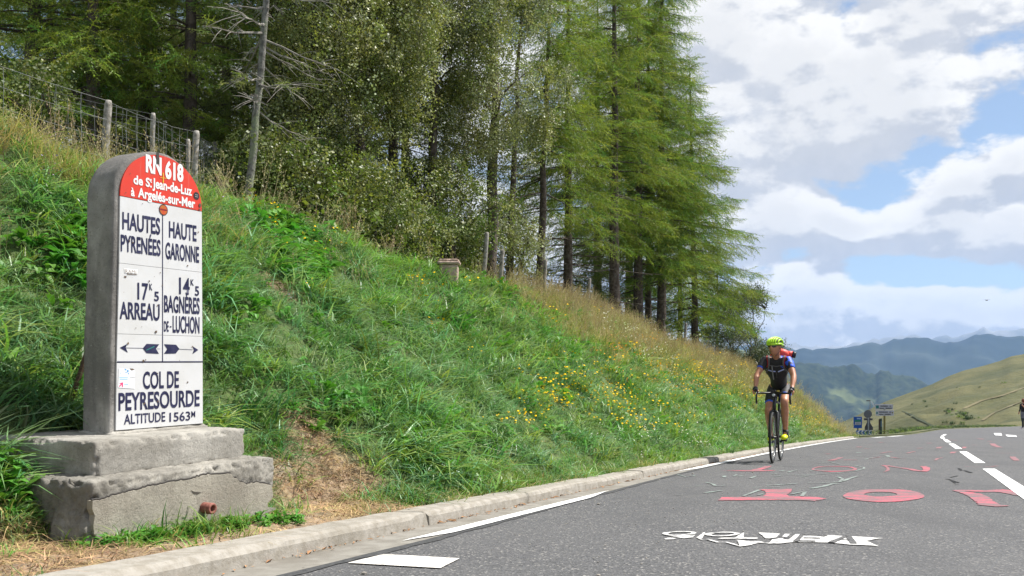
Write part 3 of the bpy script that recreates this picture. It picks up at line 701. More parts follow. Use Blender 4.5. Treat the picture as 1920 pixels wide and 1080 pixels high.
for _ in range(5200):       # tall seeding grasses along the ridge
    y = rng.uniform(4.5, 34); qe = float(np.interp(y, EY, EQ)); q = qe + rng.uniform(-1.2, .8); X = Xk(y) - .19 - q / .92
    if q > .2 and rng.random() < (max(.05, dryness(X, y)) if y > 12 else .05 + .35 * dryness(X, y)): Ls.append(((X, y, H(X, y)), orient(X, y, .05, 1.5), rng.uniform(.5, 1.) * (.8 if y < 12 else 1.)))
for _ in range(150):
    y = rng.uniform(4.5, 12); qe = float(np.interp(y, EY, EQ)); q = qe + rng.uniform(.1, 1.5); X = Xk(y) - .19 - q / .92
    Ls.append(((X, y, H(X, y)), orient(X, y, .05, 1.5), rng.uniform(.6, 1.2)))
tag(scatter('bank_grass', Lg, c_lush), kind='stuff'); scatter('bank_grass', Lf, c_far); scatter('short_grass', Lm, c_mown)
scatter('dry_grass', Ld, c_dry); scatter('hay', Lh, c_hay); scatter('seeding_grass', Ls, c_seed)

# leafy weeds, placed where the photograph shows broad leaves
Lw = []; Lx = []
def blob(L, u, v, ru, rv, n, s0, s1, off=0.):
    for _ in range(n):
        p = hit(u + rng.gauss(0, ru), v + rng.gauss(0, rv), off)
        if p and not in_mon(p.x, p.y, .01): L.append(((p.x, p.y, p.z + .02), (rng.gauss(0, .25), rng.gauss(.15, .25), rng.uniform(0, 6.28)), rng.uniform(s0, s1)))
for a in ((545, 440, 32, 28, 90, .7, 1.25), (570, 510, 22, 14, 45, .7, 1.2), (590, 525, 18, 9, 20, .8, 1.4), (520, 400, 16, 20, 20, .5, .9), (170, 520, 30, 30, 30, .6, 1.), (60, 480, 60, 30, 14, .6, 1.), (150, 460, 20, 20, 20, .6, 1.), (900, 560, 40, 22, 40, .6, 1.2), (950, 600, 50, 26, 40, .6, 1.1), (1060, 600, 40, 18, 26, .7, 1.1), (840, 500, 25, 10, 16, .6, 1.), (640, 780, 60, 30, 26, .4, .8), (860, 830, 80, 26, 40, .4, .8), (460, 580, 40, 30, 16, .5, .9), (1100, 640, 120, 40, 40, .8, 1.3), (1180, 760, 120, 40, 50, .6, 1.1), (760, 640, 140, 60, 60, .4, .8)): blob(Lw, *a)
for a in ((60, 890, 30, 26, 70, .35, .8), (40, 940, 32, 22, 60, .3, .75), (95, 960, 14, 22, 34, .4, .85), (115, 1000, 12, 8, 18, .35, .6)): blob(Lw, *a)
blob(Lx, 60, 930, 36, 36, 160, .5, 1.0)
FRONT = []
for k in range(130):        # low weeds along the foot of the monument
    a = rng.choice([rng.gauss(.12, .10), rng.gauss(.32, .10), rng.gauss(.62, .06), rng.gauss(.9, .08), rng.uniform(-.05, 1.05)]); b = -abs(rng.gauss(.02, .045)) - .015
    p = MON_P + MON_A * a + MON_B * b
    if qof(p.x, p.y) > .08: Lx.append(((p.x, p.y, H(p.x, p.y)), (rng.gauss(0, .2), rng.gauss(0, .2), rng.uniform(0, 6.28)), rng.uniform(.35, .95)))
scatter('broad_leaf_weeds', Lw, c_weed); scatter('low_weeds', Lx, c_small)
Lt = []
for k in range(70):
    a = rng.choice([rng.gauss(.10, .09), rng.gauss(.33, .07), rng.gauss(.55, .1)]); p = MON_P + MON_A * a + MON_B * (-abs(rng.gauss(.015, .04)) - .012)
    if qof(p.x, p.y) > .08: Lt.append(((p.x, p.y, H(p.x, p.y)), (rng.gauss(0, .2), rng.gauss(0, .2), rng.uniform(0, 6.28)), rng.uniform(.5, 1.2)))
for k in range(320):
    p = hit(rng.gauss(60, 50), rng.gauss(925, 45))
    if p and not in_mon(p.x, p.y): Lt.append(((p.x, p.y, p.z), (rng.gauss(0, .2), .2, rng.uniform(-1.6, .8)), rng.uniform(.6, 1.25)))
scatter('foot_grass', Lt, c_mown)
# wild flowers
FY = []; FO = []; FW = []; FP = []
def fl(L, u, v, ru, rv, n, s0=.7, s1=1.2, off=.16):
    for _ in range(n):
        p = hit(u + rng.gauss(0, ru), v + rng.gauss(0, rv), off)
        if p: L.append(((p.x, p.y, p.z), (0, 0, rng.uniform(0, 6.28)), rng.uniform(s0, s1) * min(1.15, .42 + p.y / 26)))
for a in ((1120, 725, 70, 26, 50), (1230, 765, 60, 24, 36), (1330, 705, 45, 22, 90), (1400, 745, 20, 14, 18), (1500, 770, 24, 16, 22), (1060, 715, 40, 18, 22), (1000, 740, 60, 40, 12), (1540, 790, 22, 12, 30), (1010, 620, 110, 60, 10), (620, 450, 60, 24, 9), (830, 540, 50, 18, 10), (540, 395, 30, 14, 6), (480, 390, 30, 12, 5)): fl(FY, *a)
fl(FO, 1240, 690, 60, 26, 26); fl(FO, 1190, 660, 30, 14, 12)
for a in ((1270, 660, 50, 20, 30), (1390, 690, 40, 20, 34), (1460, 690, 40, 16, 30), (1190, 620, 50, 16, 18), (1180, 800, 40, 12, 10), (1330, 830, 60, 10, 10), (1500, 800, 30, 12, 14), (130, 190, 60, 20, 8)): fl(FW, *a, .5, 1., .3)
fl(FP, 100, 310, 14, 8, 5); fl(FP, 560, 450, 200, 60, 14)
scatter('yellow_flowers', FY, variants('yellow_head', 3, flower_stems(.2, 6, .0175), YEL)); scatter('orange_flowers', FO, variants('orange_head', 2, flower_stems(.25, 6, .014), ORG))
scatter('white_flowers', FW, variants('white_head', 3, flower_stems(.42, 7, .016), WPT)); scatter('purple_flowers', FP, variants('purple_head', 2, flower_stems(.2, 2, .012), PUR))
# rough growth on the verge beyond the road
c_scrub = variants('scrub_tuft', 4, grass_clump(30, .5, .3, .5, .02, 2.5), [mat('scrub_dark', (.03, .06, .012), .7, (.06, .09, .025), .8, trans=.2, rand=1.), G4, MATS['scrub_dark'], MATS['scrub_dark']])
Lv = []
for _ in range(2600):
    y = rng.uniform(33.5, 118); dd = rng.uniform(.3, 4.5) * (1 if y > 36 else .5); X = Xk(y) - dd
    if 960 + F * X / y < 1590: continue
    Lv.append(((X, y, road_z(Xk(y), y) - .02 * dd - .04), (0, 0, rng.uniform(0, 6.28)), rng.uniform(.4, .9) * (1 + 1.1 * max(0, nz(y * .14, 3))) * (.4 if y < 62 else .75) * (.4 if 960 + F * X / y < 1668 else 1)))
scatter('verge_scrub', Lv, c_scrub)
Lq = []
for (u, v, ru, rv, n) in ((1800, 776, 9, 3, 22), (1776, 770, 8, 2, 8), (1815, 784, 9, 3, 10), (1790, 795, 14, 2, 8), (1745, 752, 26, 8, 5), (1860, 715, 40, 12, 5)):
    for _ in range(n):
        h = hp(rng.gauss(u, ru), rng.gauss(v, rv))
        if h[0]: Lq.append((h[0], (0, 0, rng.uniform(0, 6.28)), rng.uniform(.8, 2.4)))
scatter('hill_scrub', Lq, c_scrub)

# ------------------------------------------------------------------ trees
BARK = mat('larch_bark', (.060, .045, .035), .95, (.13, .105, .085), 14, 6, .9, 30, third=(.16, .16, .13), tscale=5, bdist=.02, t3=(.55, .8))
BARKG = mat('lichen_bark', (.09, .085, .075), .95, (.22, .21, .19), 16, 6, .8, 34, third=(.22, .25, .15), tscale=6, bdist=.02)
TWIG = mat('dead_twig', (.16, .14, .12), .95, (.28, .26, .23), 8, 4)
LAR = mat('larch_needles', (.15, .22, .03), .5, (.23, .30, .05), 1.1, 4, spec=.35, trans=.40, rand=1.3, lo=.3, hi=.7)
LAR2 = mat('larch_needles_bright', (.22, .28, .035), .5, (.29, .34, .06), 1.1, 4, spec=.35, trans=.42, rand=1.2)
LAR3 = mat('larch_needles_deep', (.09, .19, .035), .5, (.15, .25, .05), 1.1, 4, spec=.35, trans=.38, rand=1.2)
SPR = mat('spruce_needles', (.10, .13, .035), .55, (.18, .20, .07), 1.0, 4, spec=.35, trans=.30, rand=1.3)
SPR2 = mat('spruce_needles_pale', (.22, .28, .08), .55, (.28, .32, .13), 1.0, 4, spec=.35, trans=.35, rand=1.2)
BIR = mat('birch_leaves', (.16, .19, .045), .5, (.25, .27, .09), .9, 4, spec=.45, trans=.30, rand=1.3)
BIR2 = mat('birch_leaves_silver', (.31, .33, .20), .5, (.22, .25, .09), 1.2, 4, spec=.45, trans=.25, rand=1.3)
BSH = mat('bush_leaves', (.08, .12, .02), .5, (.15, .19, .04), 1.3, 4, spec=.5, trans=.35, rand=1.3)
c_lar = variants('larch_spray', 7, lambda r: needle_spray(r, .42, 60, 3, .034, .011, .45), [LAR, LAR2, LAR, LAR3, LAR, LAR2, LAR])
c_lard = variants('larch_deep_spray', 6, lambda r: needle_spray(r, .42, 60, 3, .034, .011, .6), [LAR3, LAR, LAR3, LAR3, LAR, LAR2])
c_spr = variants('spruce_spray', 6, lambda r: needle_spray(r, .36, 60, 3, .028, .0105, .45), [SPR, SPR2, SPR2, SPR, LAR, SPR2])
c_bir = variants('birch_spray', 7, lambda r: leaf_spray(r, .28, 28, .035), [BIR, BIR2, BIR, BIR, BIR, BIR2, BIR])
c_birs = variants('silver_birch_spray', 6, lambda r: leaf_spray(r, .28, 28, .034), [BIR2, BIR, BIR2, BIR2, BIR, BIR2])
c_bsh = variants('bush_spray', 6, lambda r: leaf_spray(r, .24, 20, .036), [BSH, BIR, BSH, BSH, BIR2, BSH])

def dir_euler(d, r, roll=.5):
    return (r.gauss(0, roll), -math.asin(max(-1, min(1, d.z))), math.atan2(d.y, d.x))
def conifer(name, label, X, Y, Ht, Rm, cb, seed, cn, m=None, cat='tree', droop=.16, gap=.27, lean=(0, 0), r0=None, dead=True, power=.85, step=.165, ntop=5, base_z=None, fan=5, group=None, dens=1., inner=.12):
    r = random.Random(seed); z0 = base_z if base_z is not None else H(X, Y); m = m or BARK
    root = empty(name, (X, Y, z0)); tag(root, label, cat, group)
    r0 = r0 or .012 * Ht + .03; n = 16
    path = [Vector((lean[0] * (k / n) + .05 * nz(k * .6, seed), lean[1] * (k / n) + .05 * nz(k * .6, seed, 5), -.3 + (Ht + .3) * k / n)) for k in range(n + 1)]
    MB().tube(path, [r0 * (1 - .93 * (k / n) ** .9) * (1.25 if k == 0 else 1) for k in range(n + 1)], 9).obj('trunk', m, root, True)
    def axis(z): f = (z + .3) / (Ht + .3) * n; i = min(n - 1, int(f)); return path[i].lerp(path[i + 1], f - i)
    bm = MB(); L = []; z = .25 * cb
    while z < Ht - .15:
        tz = (z - cb) / (Ht - cb)
        if z < cb:
            if dead and r.random() < .75:
                for _ in range(r.choice([1, 2, 3])):
                    az = r.uniform(0, 6.28); Lb = Rm * r.uniform(.25, .75); d = Vector((math.cos(az), math.sin(az), 0)); a = axis(z)
                    P = [a + d * Lb * f + Vector((0, 0, -.22 * Lb * f + .12 * Lb * f * f)) for f in (0, .35, .7, 1)]; bm.tube(P, [.016, .011, .007, .003], 4, False)
                    for _ in range(3):
                        f = r.uniform(.3, .9); s = P[0].lerp(P[3], f); e = s + (d * .6 + Vector((-d.y, d.x, 0)) * r.choice([-.8, .8]) + Vector((0, 0, r.uniform(-.5, .1)))) * Lb * .28; bm.tube([s, e], [.006, .002], 3, False)
            z += gap * r.uniform(.6, 1.4); continue
        env = Rm * (1 - tz) ** power * (1 if tz > .06 else .72 + tz * 4.6)
        for _ in range(fan if env > .5 else max(3, fan - 1)):
            if r.random() < .16: continue
            if tz < .18 and r.random() < .3: continue
            az = r.uniform(0, 6.28); Lb = max(.18, env * r.uniform(.5, 1.18)); d = Vector((math.cos(az), math.sin(az), 0)); a = axis(z) + Vector((0, 0, r.uniform(-.1, .1)))
            e0 = .25 - .35 * (1 - tz) + r.gauss(0, .08); sd = Vector((-d.y, d.x, 0))
            def pt(s): return a + d * s + Vector((0, 0, s * e0 - droop * s * s / max(.6, Lb) * 1.4 + .10 * max(0, s - .75 * Lb)))
            bm.tube([pt(Lb * f) for f in (0, .33, .66, 1)], [.006 + .009 * Lb, .005 + .005 * Lb, .005, .0025], 4, False)
            s = inner * Lb + .05
            while s < Lb:
                p = pt(s); rem = (Lb - s) * .42 + .14
                for sg in (-1, 1):
                    if r.random() > .9 * dens: continue
                    ld = (d * .75 + sd * sg * r.uniform(.5, 1.1) + Vector((0, 0, r.uniform(-.55, .0)))).normalized(); k = 0.
                    while k < rem:
                        q = p + ld * k + Vector((0, 0, -.25 * k * k)); L.append((q, dir_euler((ld + Vector((r.gauss(0, .25), r.gauss(0, .25), r.gauss(-.1, .25)))).normalized(), r), r.uniform(.55, 1.05))); k += step * 1.15
                L.append((p, dir_euler((d + Vector((r.gauss(0, .3), r.gauss(0, .3), r.gauss(-.15, .25)))).normalized(), r), r.uniform(.6, 1.)))
                s += step
            L.append((pt(Lb), dir_euler((d + Vector((0, 0, .15))).normalized(), r), .9))
        z += gap * r.uniform(.7, 1.2) * (.6 + .4 * env / Rm)
    for k in range(4): L.append((axis(Ht - .1 * k), (0, -1.4, r.uniform(0, 6)), .8))
    bm.obj('branches', TWIG if m is not BARK else BARK, root)['kind'] = 'stuff'
    scatter('crown', L, cn, root); return root
def broadleaf(name, label, X, Y, Ht, Rx, Rz, zc, seed, cn, m=None, cat='tree', nclump=60, per=60, lean=(0, 0), r0=.09, stems=1, hang=.7, base_z=None, cr=.55, group=None):
    r = random.Random(seed); z0 = base_z if base_z is not None else H(X, Y); m = m or BARK; root = empty(name, (X, Y, z0)); tag(root, label, cat, group)
    L = []; bm = MB()
    for s_ in range(stems):
        ox, oy = (r.gauss(0, .25), r.gauss(0, .2)) if stems > 1 else (0, 0); lx, ly = lean[0] + (r.gauss(0, .6) if stems > 1 else 0), lean[1]
        n = 12; path = [Vector((ox + lx * (k / n) ** 1.3 + .12 * nz(k * .5, seed + s_), oy + ly * (k / n) + .1 * nz(k * .5, seed, 4), -.3 + (Ht + .1) * k / n)) for k in range(n + 1)]
        MB().tube(path, [r0 * (1 - .9 * k / n) for k in range(n + 1)], 8).obj('trunk', m, root, True)
        for c in range(nclump // stems):
            ph = r.uniform(0, 6.28); cz = r.uniform(-1, 1); rr = math.sqrt(max(0, 1 - cz * cz)) * r.uniform(.35, 1.) ** .6; cc = Vector((Rx * rr * math.cos(ph) + lx * .5, Rx * rr * math.sin(ph), zc + Rz * cz))
            f = min(.97, max(.12, (cc.z - .35 * Rx * rr) / Ht)); i = min(n - 1, int(f * n)); a = path[i].lerp(path[i + 1], f * n - i)
            mid = a.lerp(cc, .55) + Vector((0, 0, .12 * (cc - a).length)); bm.tube([a, a.lerp(mid, .5) + Vector((r.gauss(0, .05), r.gauss(0, .05), .03)), mid, cc], [.022, .016, .010, .004], 4, False)
            R_ = cr * r.uniform(.6, 1.3)
            for k in range(int(per * r.uniform(.6, 1.3))):
                w = Vector((r.gauss(0, 1), r.gauss(0, 1), r.gauss(0, .8))); w = w.normalized() * R_ * r.random() ** .45; w.z *= .8; p = cc + w
                if hang and r.random() < hang: d = Vector((w.x * .5 + r.gauss(0, .2), w.y * .5 + r.gauss(0, .2), -.8)).normalized(); p.z -= r.random() ** 2 * .5
                else: d = Vector((w.x + r.gauss(0, .3), w.y + r.gauss(0, .3), r.gauss(0, .4))).normalized()
                L.append((p, dir_euler(d, r, 1.5), r.uniform(.6, 1.1)))
    bm.obj('branches', m, root)['kind'] = 'stuff'; scatter('crown', L, cn, root); return root
def ux(u, Y): return (u - 960) / F * Y
def top(v, Y): return -(v - 675) / F * Y
T = []
# larches on the right, largest in view
def larch(label, u, Y, vtop, Rm, cbv, seed, **kw):
    X = ux(u, Y); z0 = H(X, Y); Ht = top(vtop, Y) - z0; cb = max(.3, top(cbv, Y) - z0)
    return conifer('larch_tree', label, X, Y, Ht, Rm, cb, seed, kw.pop('cn', c_lar), **kw)
larch('rightmost larch of the wood, short with long low boughs reaching out above the cyclist', 1305, 28, 105, 2.75, 600, 1, power=1.0, fan=6, r0=.13, lean=(-.2, 0))
larch('tall larch with bare lower trunk, second from the right end of the wood', 1240, 25.2, -190, 2.2, 540, 2, power=.85, fan=5, r0=.15, cn=c_lard)
larch('larch with twin thick trunks side by side in the middle of the right group', 1197, 24.2, -220, 2.1, 505, 3, r0=.15)
larch('slim larch close behind the twin trunked larch, trunk just to its right', 1216, 26.0, -120, 1.7, 450, 4, r0=.11, cn=c_lard)
larch('larch with dark straight trunk bare below and crown above the dry grass', 1152, 22, -240, 1.95, 430, 5, r0=.15)
larch('bright yellow green larch with drooping boughs beside the silvery birch', 1065, 20.5, -220, 1.8, 440, 6, cn=c_lar, r0=.12, dead=True)
larch('larch with thin dark leaning trunk between the birch and the bright larch', 952, 17.5, -200, 1.2, 60, 7, lean=(.35, 0), r0=.085)
larch('larch whose low dead branches fan out to the right above the dry grass', 1010, 18.5, -160, 1.45, 400, 8, lean=(.3, 0), r0=.10, cn=c_lar)
larch('background larch filling the gap behind the straight trunked larch', 1120, 29, -60, 1.9, 480, 9, cn=c_lard)
larch('background larch behind the tall larches at the right', 1180, 31, -40, 1.7, 500, 10, cn=c_lard)
larch('background larch filling in behind the rightmost trunk', 1275, 32, 260, 1.4, 560, 12, cn=c_lard)
larch('small larch low behind the right end of the wood', 1345, 33.5, 450, 1.5, 628, 13, cn=c_lard)
# spruces and larches of the dark wood on the left
def spruce(label, u, Y, Ht, Rm, cb, seed, **kw): return conifer(kw.pop('name', 'spruce_tree'), label, ux(u, Y), Y, Ht, Rm, cb, seed, kw.pop('cn', c_spr), inner=.3, **kw)
spruce('larch with dark trunk at the far left behind the wire fence', 38, 12.5, 7, 2.3, 1.0, 20, name='larch_tree', cn=c_lar, lean=(.5, 0), r0=.14)
spruce('pale green larch standing half out of frame at the left edge', -130, 13.5, 7.5, 2.6, .6, 21, name='larch_tree', cn=c_lar)
spruce('spruce with pale drooping boughs hanging over the fence', 175, 12.2, 6.8, 2.0, .5, 22, r0=.13, cn=c_lar)
spruce('dark spruce directly above the milestone between two paler trees', 275, 13.6, 7.6, 2.1, .5, 23, r0=.15)
spruce('spruce with dark trunk left of the dead lichen covered tree', 358, 12.8, 7.4, 1.6, 1.5, 24, r0=.13, fan=4, cn=c_lar)
spruce('dark spruce behind the dead lichen covered tree', 505, 15.4, 8, 2.1, .9, 25)
spruce('deep shaded spruce behind and left of the dead tree', 425, 17.5, 8.5, 2.4, .6, 26)
spruce('spruce in the second row behind the fence at the far left', 95, 17.8, 8.2, 2.5, .5, 27)
spruce('spruce in the second row above the fence corner', 215, 18.5, 8.5, 2.5, .5, 28)
spruce('spruce in the second row above the milestone', 325, 19.5, 8.8, 2.6, .5, 29)
spruce('spruce behind the left edge of the birch', 585, 18.0, 9, 2.2, .6, 30)
spruce('spruce in the third row at the far left of the wood', -10, 22, 9.5, 3.0, .3, 31)
spruce('spruce in the third row behind the dead tree', 460, 23, 10, 3.0, .3, 32)
spruce('spruce in the third row high above the milestone', 250, 24, 10, 3.0, .3, 33)
spruce('low dark spruce under the larches behind the dead branches', 1065, 23.5, 4.3, 1.6, .1, 34)
spruce('low dark spruce at the foot of the thin leaning larch', 1118, 25, 3.4, 1.3, .1, 35)
spruce('small olive spruce behind the bare larch trunks', 1215, 28, 2.6, 1.2, .1, 36)
spruce('dark spruce behind the birch leaves', 760, 22, 10, 2.2, .4, 37, dens=.8)
# birches in the middle
def birch(label, u, Y, Ht, Rx, Rz, zc, seed, **kw): return broadleaf('birch_tree', label, ux(u, Y), Y, Ht, Rx, Rz, zc, seed, kw.pop('cn', c_bir), **kw)
birch('large birch with dull olive leaves over the middle of the bank', 672, 13.8, 7, 1.35, 2.5, 4.6, 40, nclump=46, per=74, cr=.6, r0=.12)
birch('silvery leaved birch hanging in a pale curtain right of centre', 925, 16.2, 8.6, 1.25, 3.6, 5.9, 41, cn=c_birs, nclump=70, per=70, r0=.12, hang=.95)
birch('birch with glittering leaves between the olive birch and the silvery one', 812, 15.4, 8, 1.15, 2.7, 5.4, 42, nclump=42, per=70, r0=.1)
birch('birch at the left side of the leafy group beside the dead tree', 590, 12.9, 6.6, .85, 2.5, 4.3, 43, nclump=40, per=64, r0=.08)
birch('tall birch whose top fills the upper centre of the frame', 740, 17.5, 10, 2.2, 2.6, 7.0, 44, nclump=80, per=70, r0=.12)
spruce('spruce with dark boughs between the two olive birches', 735, 15.6, 8.5, 1.25, .7, 38, r0=.09)
spruce('spruce rising between the dead tree and the first birch', 640, 16.5, 8.5, 1.3, .9, 39, r0=.09)
c_sml = variants('small_tree_spray', 4, lambda r: leaf_spray(r, .26, 22, .036), mat('small_tree_leaves', (.075, .10, .05), .5, (.13, .15, .08), 1.5, trans=.25, rand=1.2))
def bush(label, u, Y, Ht, R_, seed, **kw): return broadleaf(kw.pop('name', 'hazel_bush'), label, ux(u, Y), Y, Ht, R_, Ht * .5, Ht * .55, seed, kw.pop('cn', c_bsh), cat='bush', nclump=kw.pop('nclump', 26), per=52, r0=.03, stems=3, hang=.2, cr=.38, **kw)
bush('olive leafy bush at the foot of the dead lichen covered tree', 515, 12.0, 1.3, .6, 50)
bush('dark bush under the left side of the birch', 590, 12.4, 1.5, .9, 51)
bush('leafy bush at the trunk foot of the olive birch', 680, 12.9, 1.3, .8, 52)
bush('shaded bush right of the olive birch trunk', 760, 14.0, 1.5, .9, 53)
bush('bush with pale leaves beside the old stone cap', 835, 15.2, 1.9, .9, 54)
bush('low bush in front of the twin dark trunks', 905, 17.3, 1.4, .7, 55, cn=c_birs)
bush('small bush by the fence end at the far left', 30, 9.8, 1.2, .8, 56)
bush('small grey green tree thinning out behind the cyclist at the end of the wood', 1384, 30.0, 2.7, 1.1, 57, name='small_tree', cn=c_sml, nclump=46)
# small undergrowth mass at the back of the wood
Lu = []
for _ in range(2600):
    u = rng.uniform(-150, 1330); y = rng.uniform(10.5, 24) if u < 900 else rng.uniform(21, 32); X = ux(u, y)
    if qof(X, y) < float(np.interp(y, EY, EQ)) + .7: continue
    Lu.append(((X, y, H(X, y) + rng.random() ** 1.6 * (1.1 if u < 900 else .7)), (rng.gauss(0, .5), rng.uniform(-1.4, .3), rng.uniform(0, 6.28)), rng.uniform(.8, 2.2)))
scatter('undergrowth', Lu, c_bsh)
def dead_tree():
    r = random.Random(91); Y = 10.9; X = ux(458, Y); z0 = H(X, Y); root = empty('dead_tree', (X, Y, z0)); tag(root, 'dead lichen covered conifer with bare grey branches behind the fence', 'tree')
    Ht = 8.; n = 18; path = [Vector((.30 * (k / n) * 2.2 + .05 * nz(k * .7, 3), 0, -.3 + Ht * k / n)) for k in range(n + 1)]
    MB().tube(path, [.052 * (1 - .7 * k / n) for k in range(n + 1)], 9).obj('trunk', BARKG, root, True); L = []
    for b in range(70):
        f = r.uniform(.12, 1) ** .9; i = min(n - 1, int(f * n)); a = path[i].lerp(path[i + 1], f * n - i); az = r.uniform(0, 6.28); Lb = r.uniform(.25, 1.25) * (1.1 - .35 * f); d = Vector((math.cos(az), math.sin(az), 0)); mbb = MB()
        P = [a + d * Lb * g + Vector((0, 0, (-.35 * g + .1 * g * g) * Lb + .05 * nz(b, g * 3))) for g in (0, .25, .5, .75, 1)]; mbb.tube(P, [.016, .012, .009, .006, .002], 5, False)
        for _ in range(10):
            g = r.uniform(.2, 1); j = min(3, int(g * 4)); s = P[j].lerp(P[j + 1], g * 4 - j); e = s + (d * r.uniform(.2, 1) + Vector((-d.y, d.x, 0)) * r.uniform(-1, 1) + Vector((0, 0, r.uniform(-.9, .2)))) * Lb * .3; mbb.tube([s, s.lerp(e, .5) + Vector((0, 0, .015)), e], [.005, .0035, .0015], 3, False)
        mbb.obj('branch', TWIG, root)
        if r.random() < .3:
            for _ in range(6): L.append((P[3] + Vector((r.gauss(0, .1), r.gauss(0, .1), r.gauss(0, .06))), dir_euler(d, r), r.uniform(.4, .8)))
    scatter('crown', L, c_spr, root)
dead_tree()
#__PART3__
# ------------------------------------------------------------------ the milestone monument
def concrete(name, base, dark, amt, sc=9., streak=True, lich=.25):
    m = bpy.data.materials.new(name); m.use_nodes = True; t = NT(m.node_tree); bs = t.n['Principled BSDF']; geo = t.new('ShaderNodeNewGeometry'); P = geo.outputs['Position']
    c = t.mix(t.ss(t.noise(P, sc, 7, .65), .32, .68), base, tuple(x * .72 for x in base))
    c = t.mix(t.ss(t.noise(P, 3.2, 5, .6), .5 - amt * .35, .8 - amt * .35, 0, .8), c, dark)
    if streak:
        st = t.v('MULTIPLY', P, (9, 9, 1.3)); c = t.mix(t.ss(t.noise(st, 1.6, 5, .6), .48, .72, 0, .75 * amt + .2), c, dark)
    c = t.mix(t.ss(t.noise(P, 70, 4, .85), .56, .68, 0, .6), c, tuple(x * .45 for x in dark)); c = t.mix(t.ss(t.noise(P, 28, 5, .7), .52, .66, 0, .45), c, tuple(x * .62 for x in base))
    c = t.mix(t.ss(t.noise(P, 60, 3, .8), .62, .74, 0, lich), c, (.62, .60, .54))
    t.put(bs.inputs['Base Color'], c); bs.inputs['Roughness'].default_value = .95; bs.inputs['Specular IOR Level'].default_value = .2
    b = t.new('ShaderNodeBump'); b.inputs['Strength'].default_value = 1.; b.inputs['Distance'].default_value = .008
    t.put(b.inputs['Height'], t.noise(P, 60, 8, .8)); t.l.new(b.outputs[0], bs.inputs['Normal']); return m
C_STEP = concrete('step_concrete', (.47, .445, .395), (.20, .185, .155), .4)
C_BASE = concrete('rough_base_concrete', (.42, .395, .345), (.13, .12, .10), .5, 14.)
C_SLAB = concrete('slab_concrete', (.44, .42, .385), (.135, .128, .118), .62, 7., lich=.4)
C_COAT = concrete('plaster_concrete', (.42, .385, .32), (.25, .22, .18), .3, 5., lich=.1)
mon = empty('milestone_monument', MON_P + Vector((0, 0, -.72)), (0, 0, math.atan2(.89, .4556)))
tag(mon, 'tall round topped concrete road milestone with red and white enamel face on a stepped base', 'milestone')
ZM = -.72
def rbox(x0, x1, y0, y1, z0, z1, res, amp, chip=.02, seed=0, extra=None):
    V = {}; L = []; Fc = []
    nx, ny, nz_ = [max(1, int(round(d / res))) for d in (x1 - x0, y1 - y0, z1 - z0)]
    def vid(i, j, k):
        if (i, j, k) not in V: V[(i, j, k)] = len(L); L.append([x0 + (x1 - x0) * i / nx, y0 + (y1 - y0) * j / ny, z0 + (z1 - z0) * k / nz_])
        return V[(i, j, k)]
    for i in range(nx):
        for j in range(ny): Fc += [(vid(i, j, 0), vid(i, j + 1, 0), vid(i + 1, j + 1, 0), vid(i + 1, j, 0)), (vid(i, j, nz_), vid(i + 1, j, nz_), vid(i + 1, j + 1, nz_), vid(i, j + 1, nz_))]
        for k in range(nz_): Fc += [(vid(i, 0, k), vid(i + 1, 0, k), vid(i + 1, 0, k + 1), vid(i, 0, k + 1)), (vid(i, ny, k), vid(i, ny, k + 1), vid(i + 1, ny, k + 1), vid(i + 1, ny, k))]
    for j in range(ny):
        for k in range(nz_): Fc += [(vid(0, j, k), vid(0, j, k + 1), vid(0, j + 1, k + 1), vid(0, j + 1, k)), (vid(nx, j, k), vid(nx, j + 1, k), vid(nx, j + 1, k + 1), vid(nx, j, k + 1))]
    cx_, cy_, cz_ = (x0 + x1) / 2, (y0 + y1) / 2, (z0 + z1) / 2
    for v in L:
        p = Vector(v); n = mnoise.noise_vector(p * 6 + Vector((seed, 0, 0))) * .12 + mnoise.noise_vector(p * 34 + Vector((0, seed, 0))) * .35 + mnoise.noise_vector(p * 75) * .45
        e = sorted([min(p.x - x0, x1 - p.x), min(p.y - y0, y1 - p.y), min(p.z - z0, z1 - p.z)])
        ed = max(0, 1 - (e[0] + e[1]) / .028); ch = max(0, mnoise.noise(p * 26 + Vector((seed, 3, 1))) + .05) * chip * 1.1 * ed
        q = Vector((cx_, cy_, cz_)) - p; q = Vector((math.copysign(1, q.x) * (p.x - x0 < .02 or x1 - p.x < .02), math.copysign(1, q.y) * (p.y - y0 < .02 or y1 - p.y < .02), math.copysign(1, q.z) * (p.z - z0 < .02 or z1 - p.z < .02)))
        p = p + n * amp + q * (ch + .004 * ed)
        if extra: p = extra(p)
        v[:] = p
    return L, Fc
def low_extra(p):
    k = sstep(-.56, -.62, p.z)      # undercut, broken right end
    if p.x > .9: p.x -= k * (.035 + .03 * mnoise.noise(p * 8)) + max(0, mnoise.noise(p * 17)) * .02
    if p.x < .06 and p.y < .2: p.x -= sstep(-.5, -.66, p.z) * .035; p.y -= 0
    return p
def place(L): return [(v[0], v[1], v[2] - ZM) for v in L]
L, Fc = rbox(0, .985, .010, .80, -1.0, -.446, .0095, .0135, .05, 3, low_extra); mobj('base', place(L), Fc, C_BASE, mon, True, (0, 0, ZM + .72))
L, Fc = rbox(.122, .931, .151, .78, -.47, -.3135, .0105, .0045, .03, 8); mobj('step', place(L), Fc, C_STEP, mon, True)
def mp(u, v, X0=-1.524, Y0=3.3):
    a = (u - 960) / F; t_ = (X0 - a * Y0) / (a * .89 - .4556); Y = Y0 + .89 * t_; return t_, -(v - 675) / F * Y
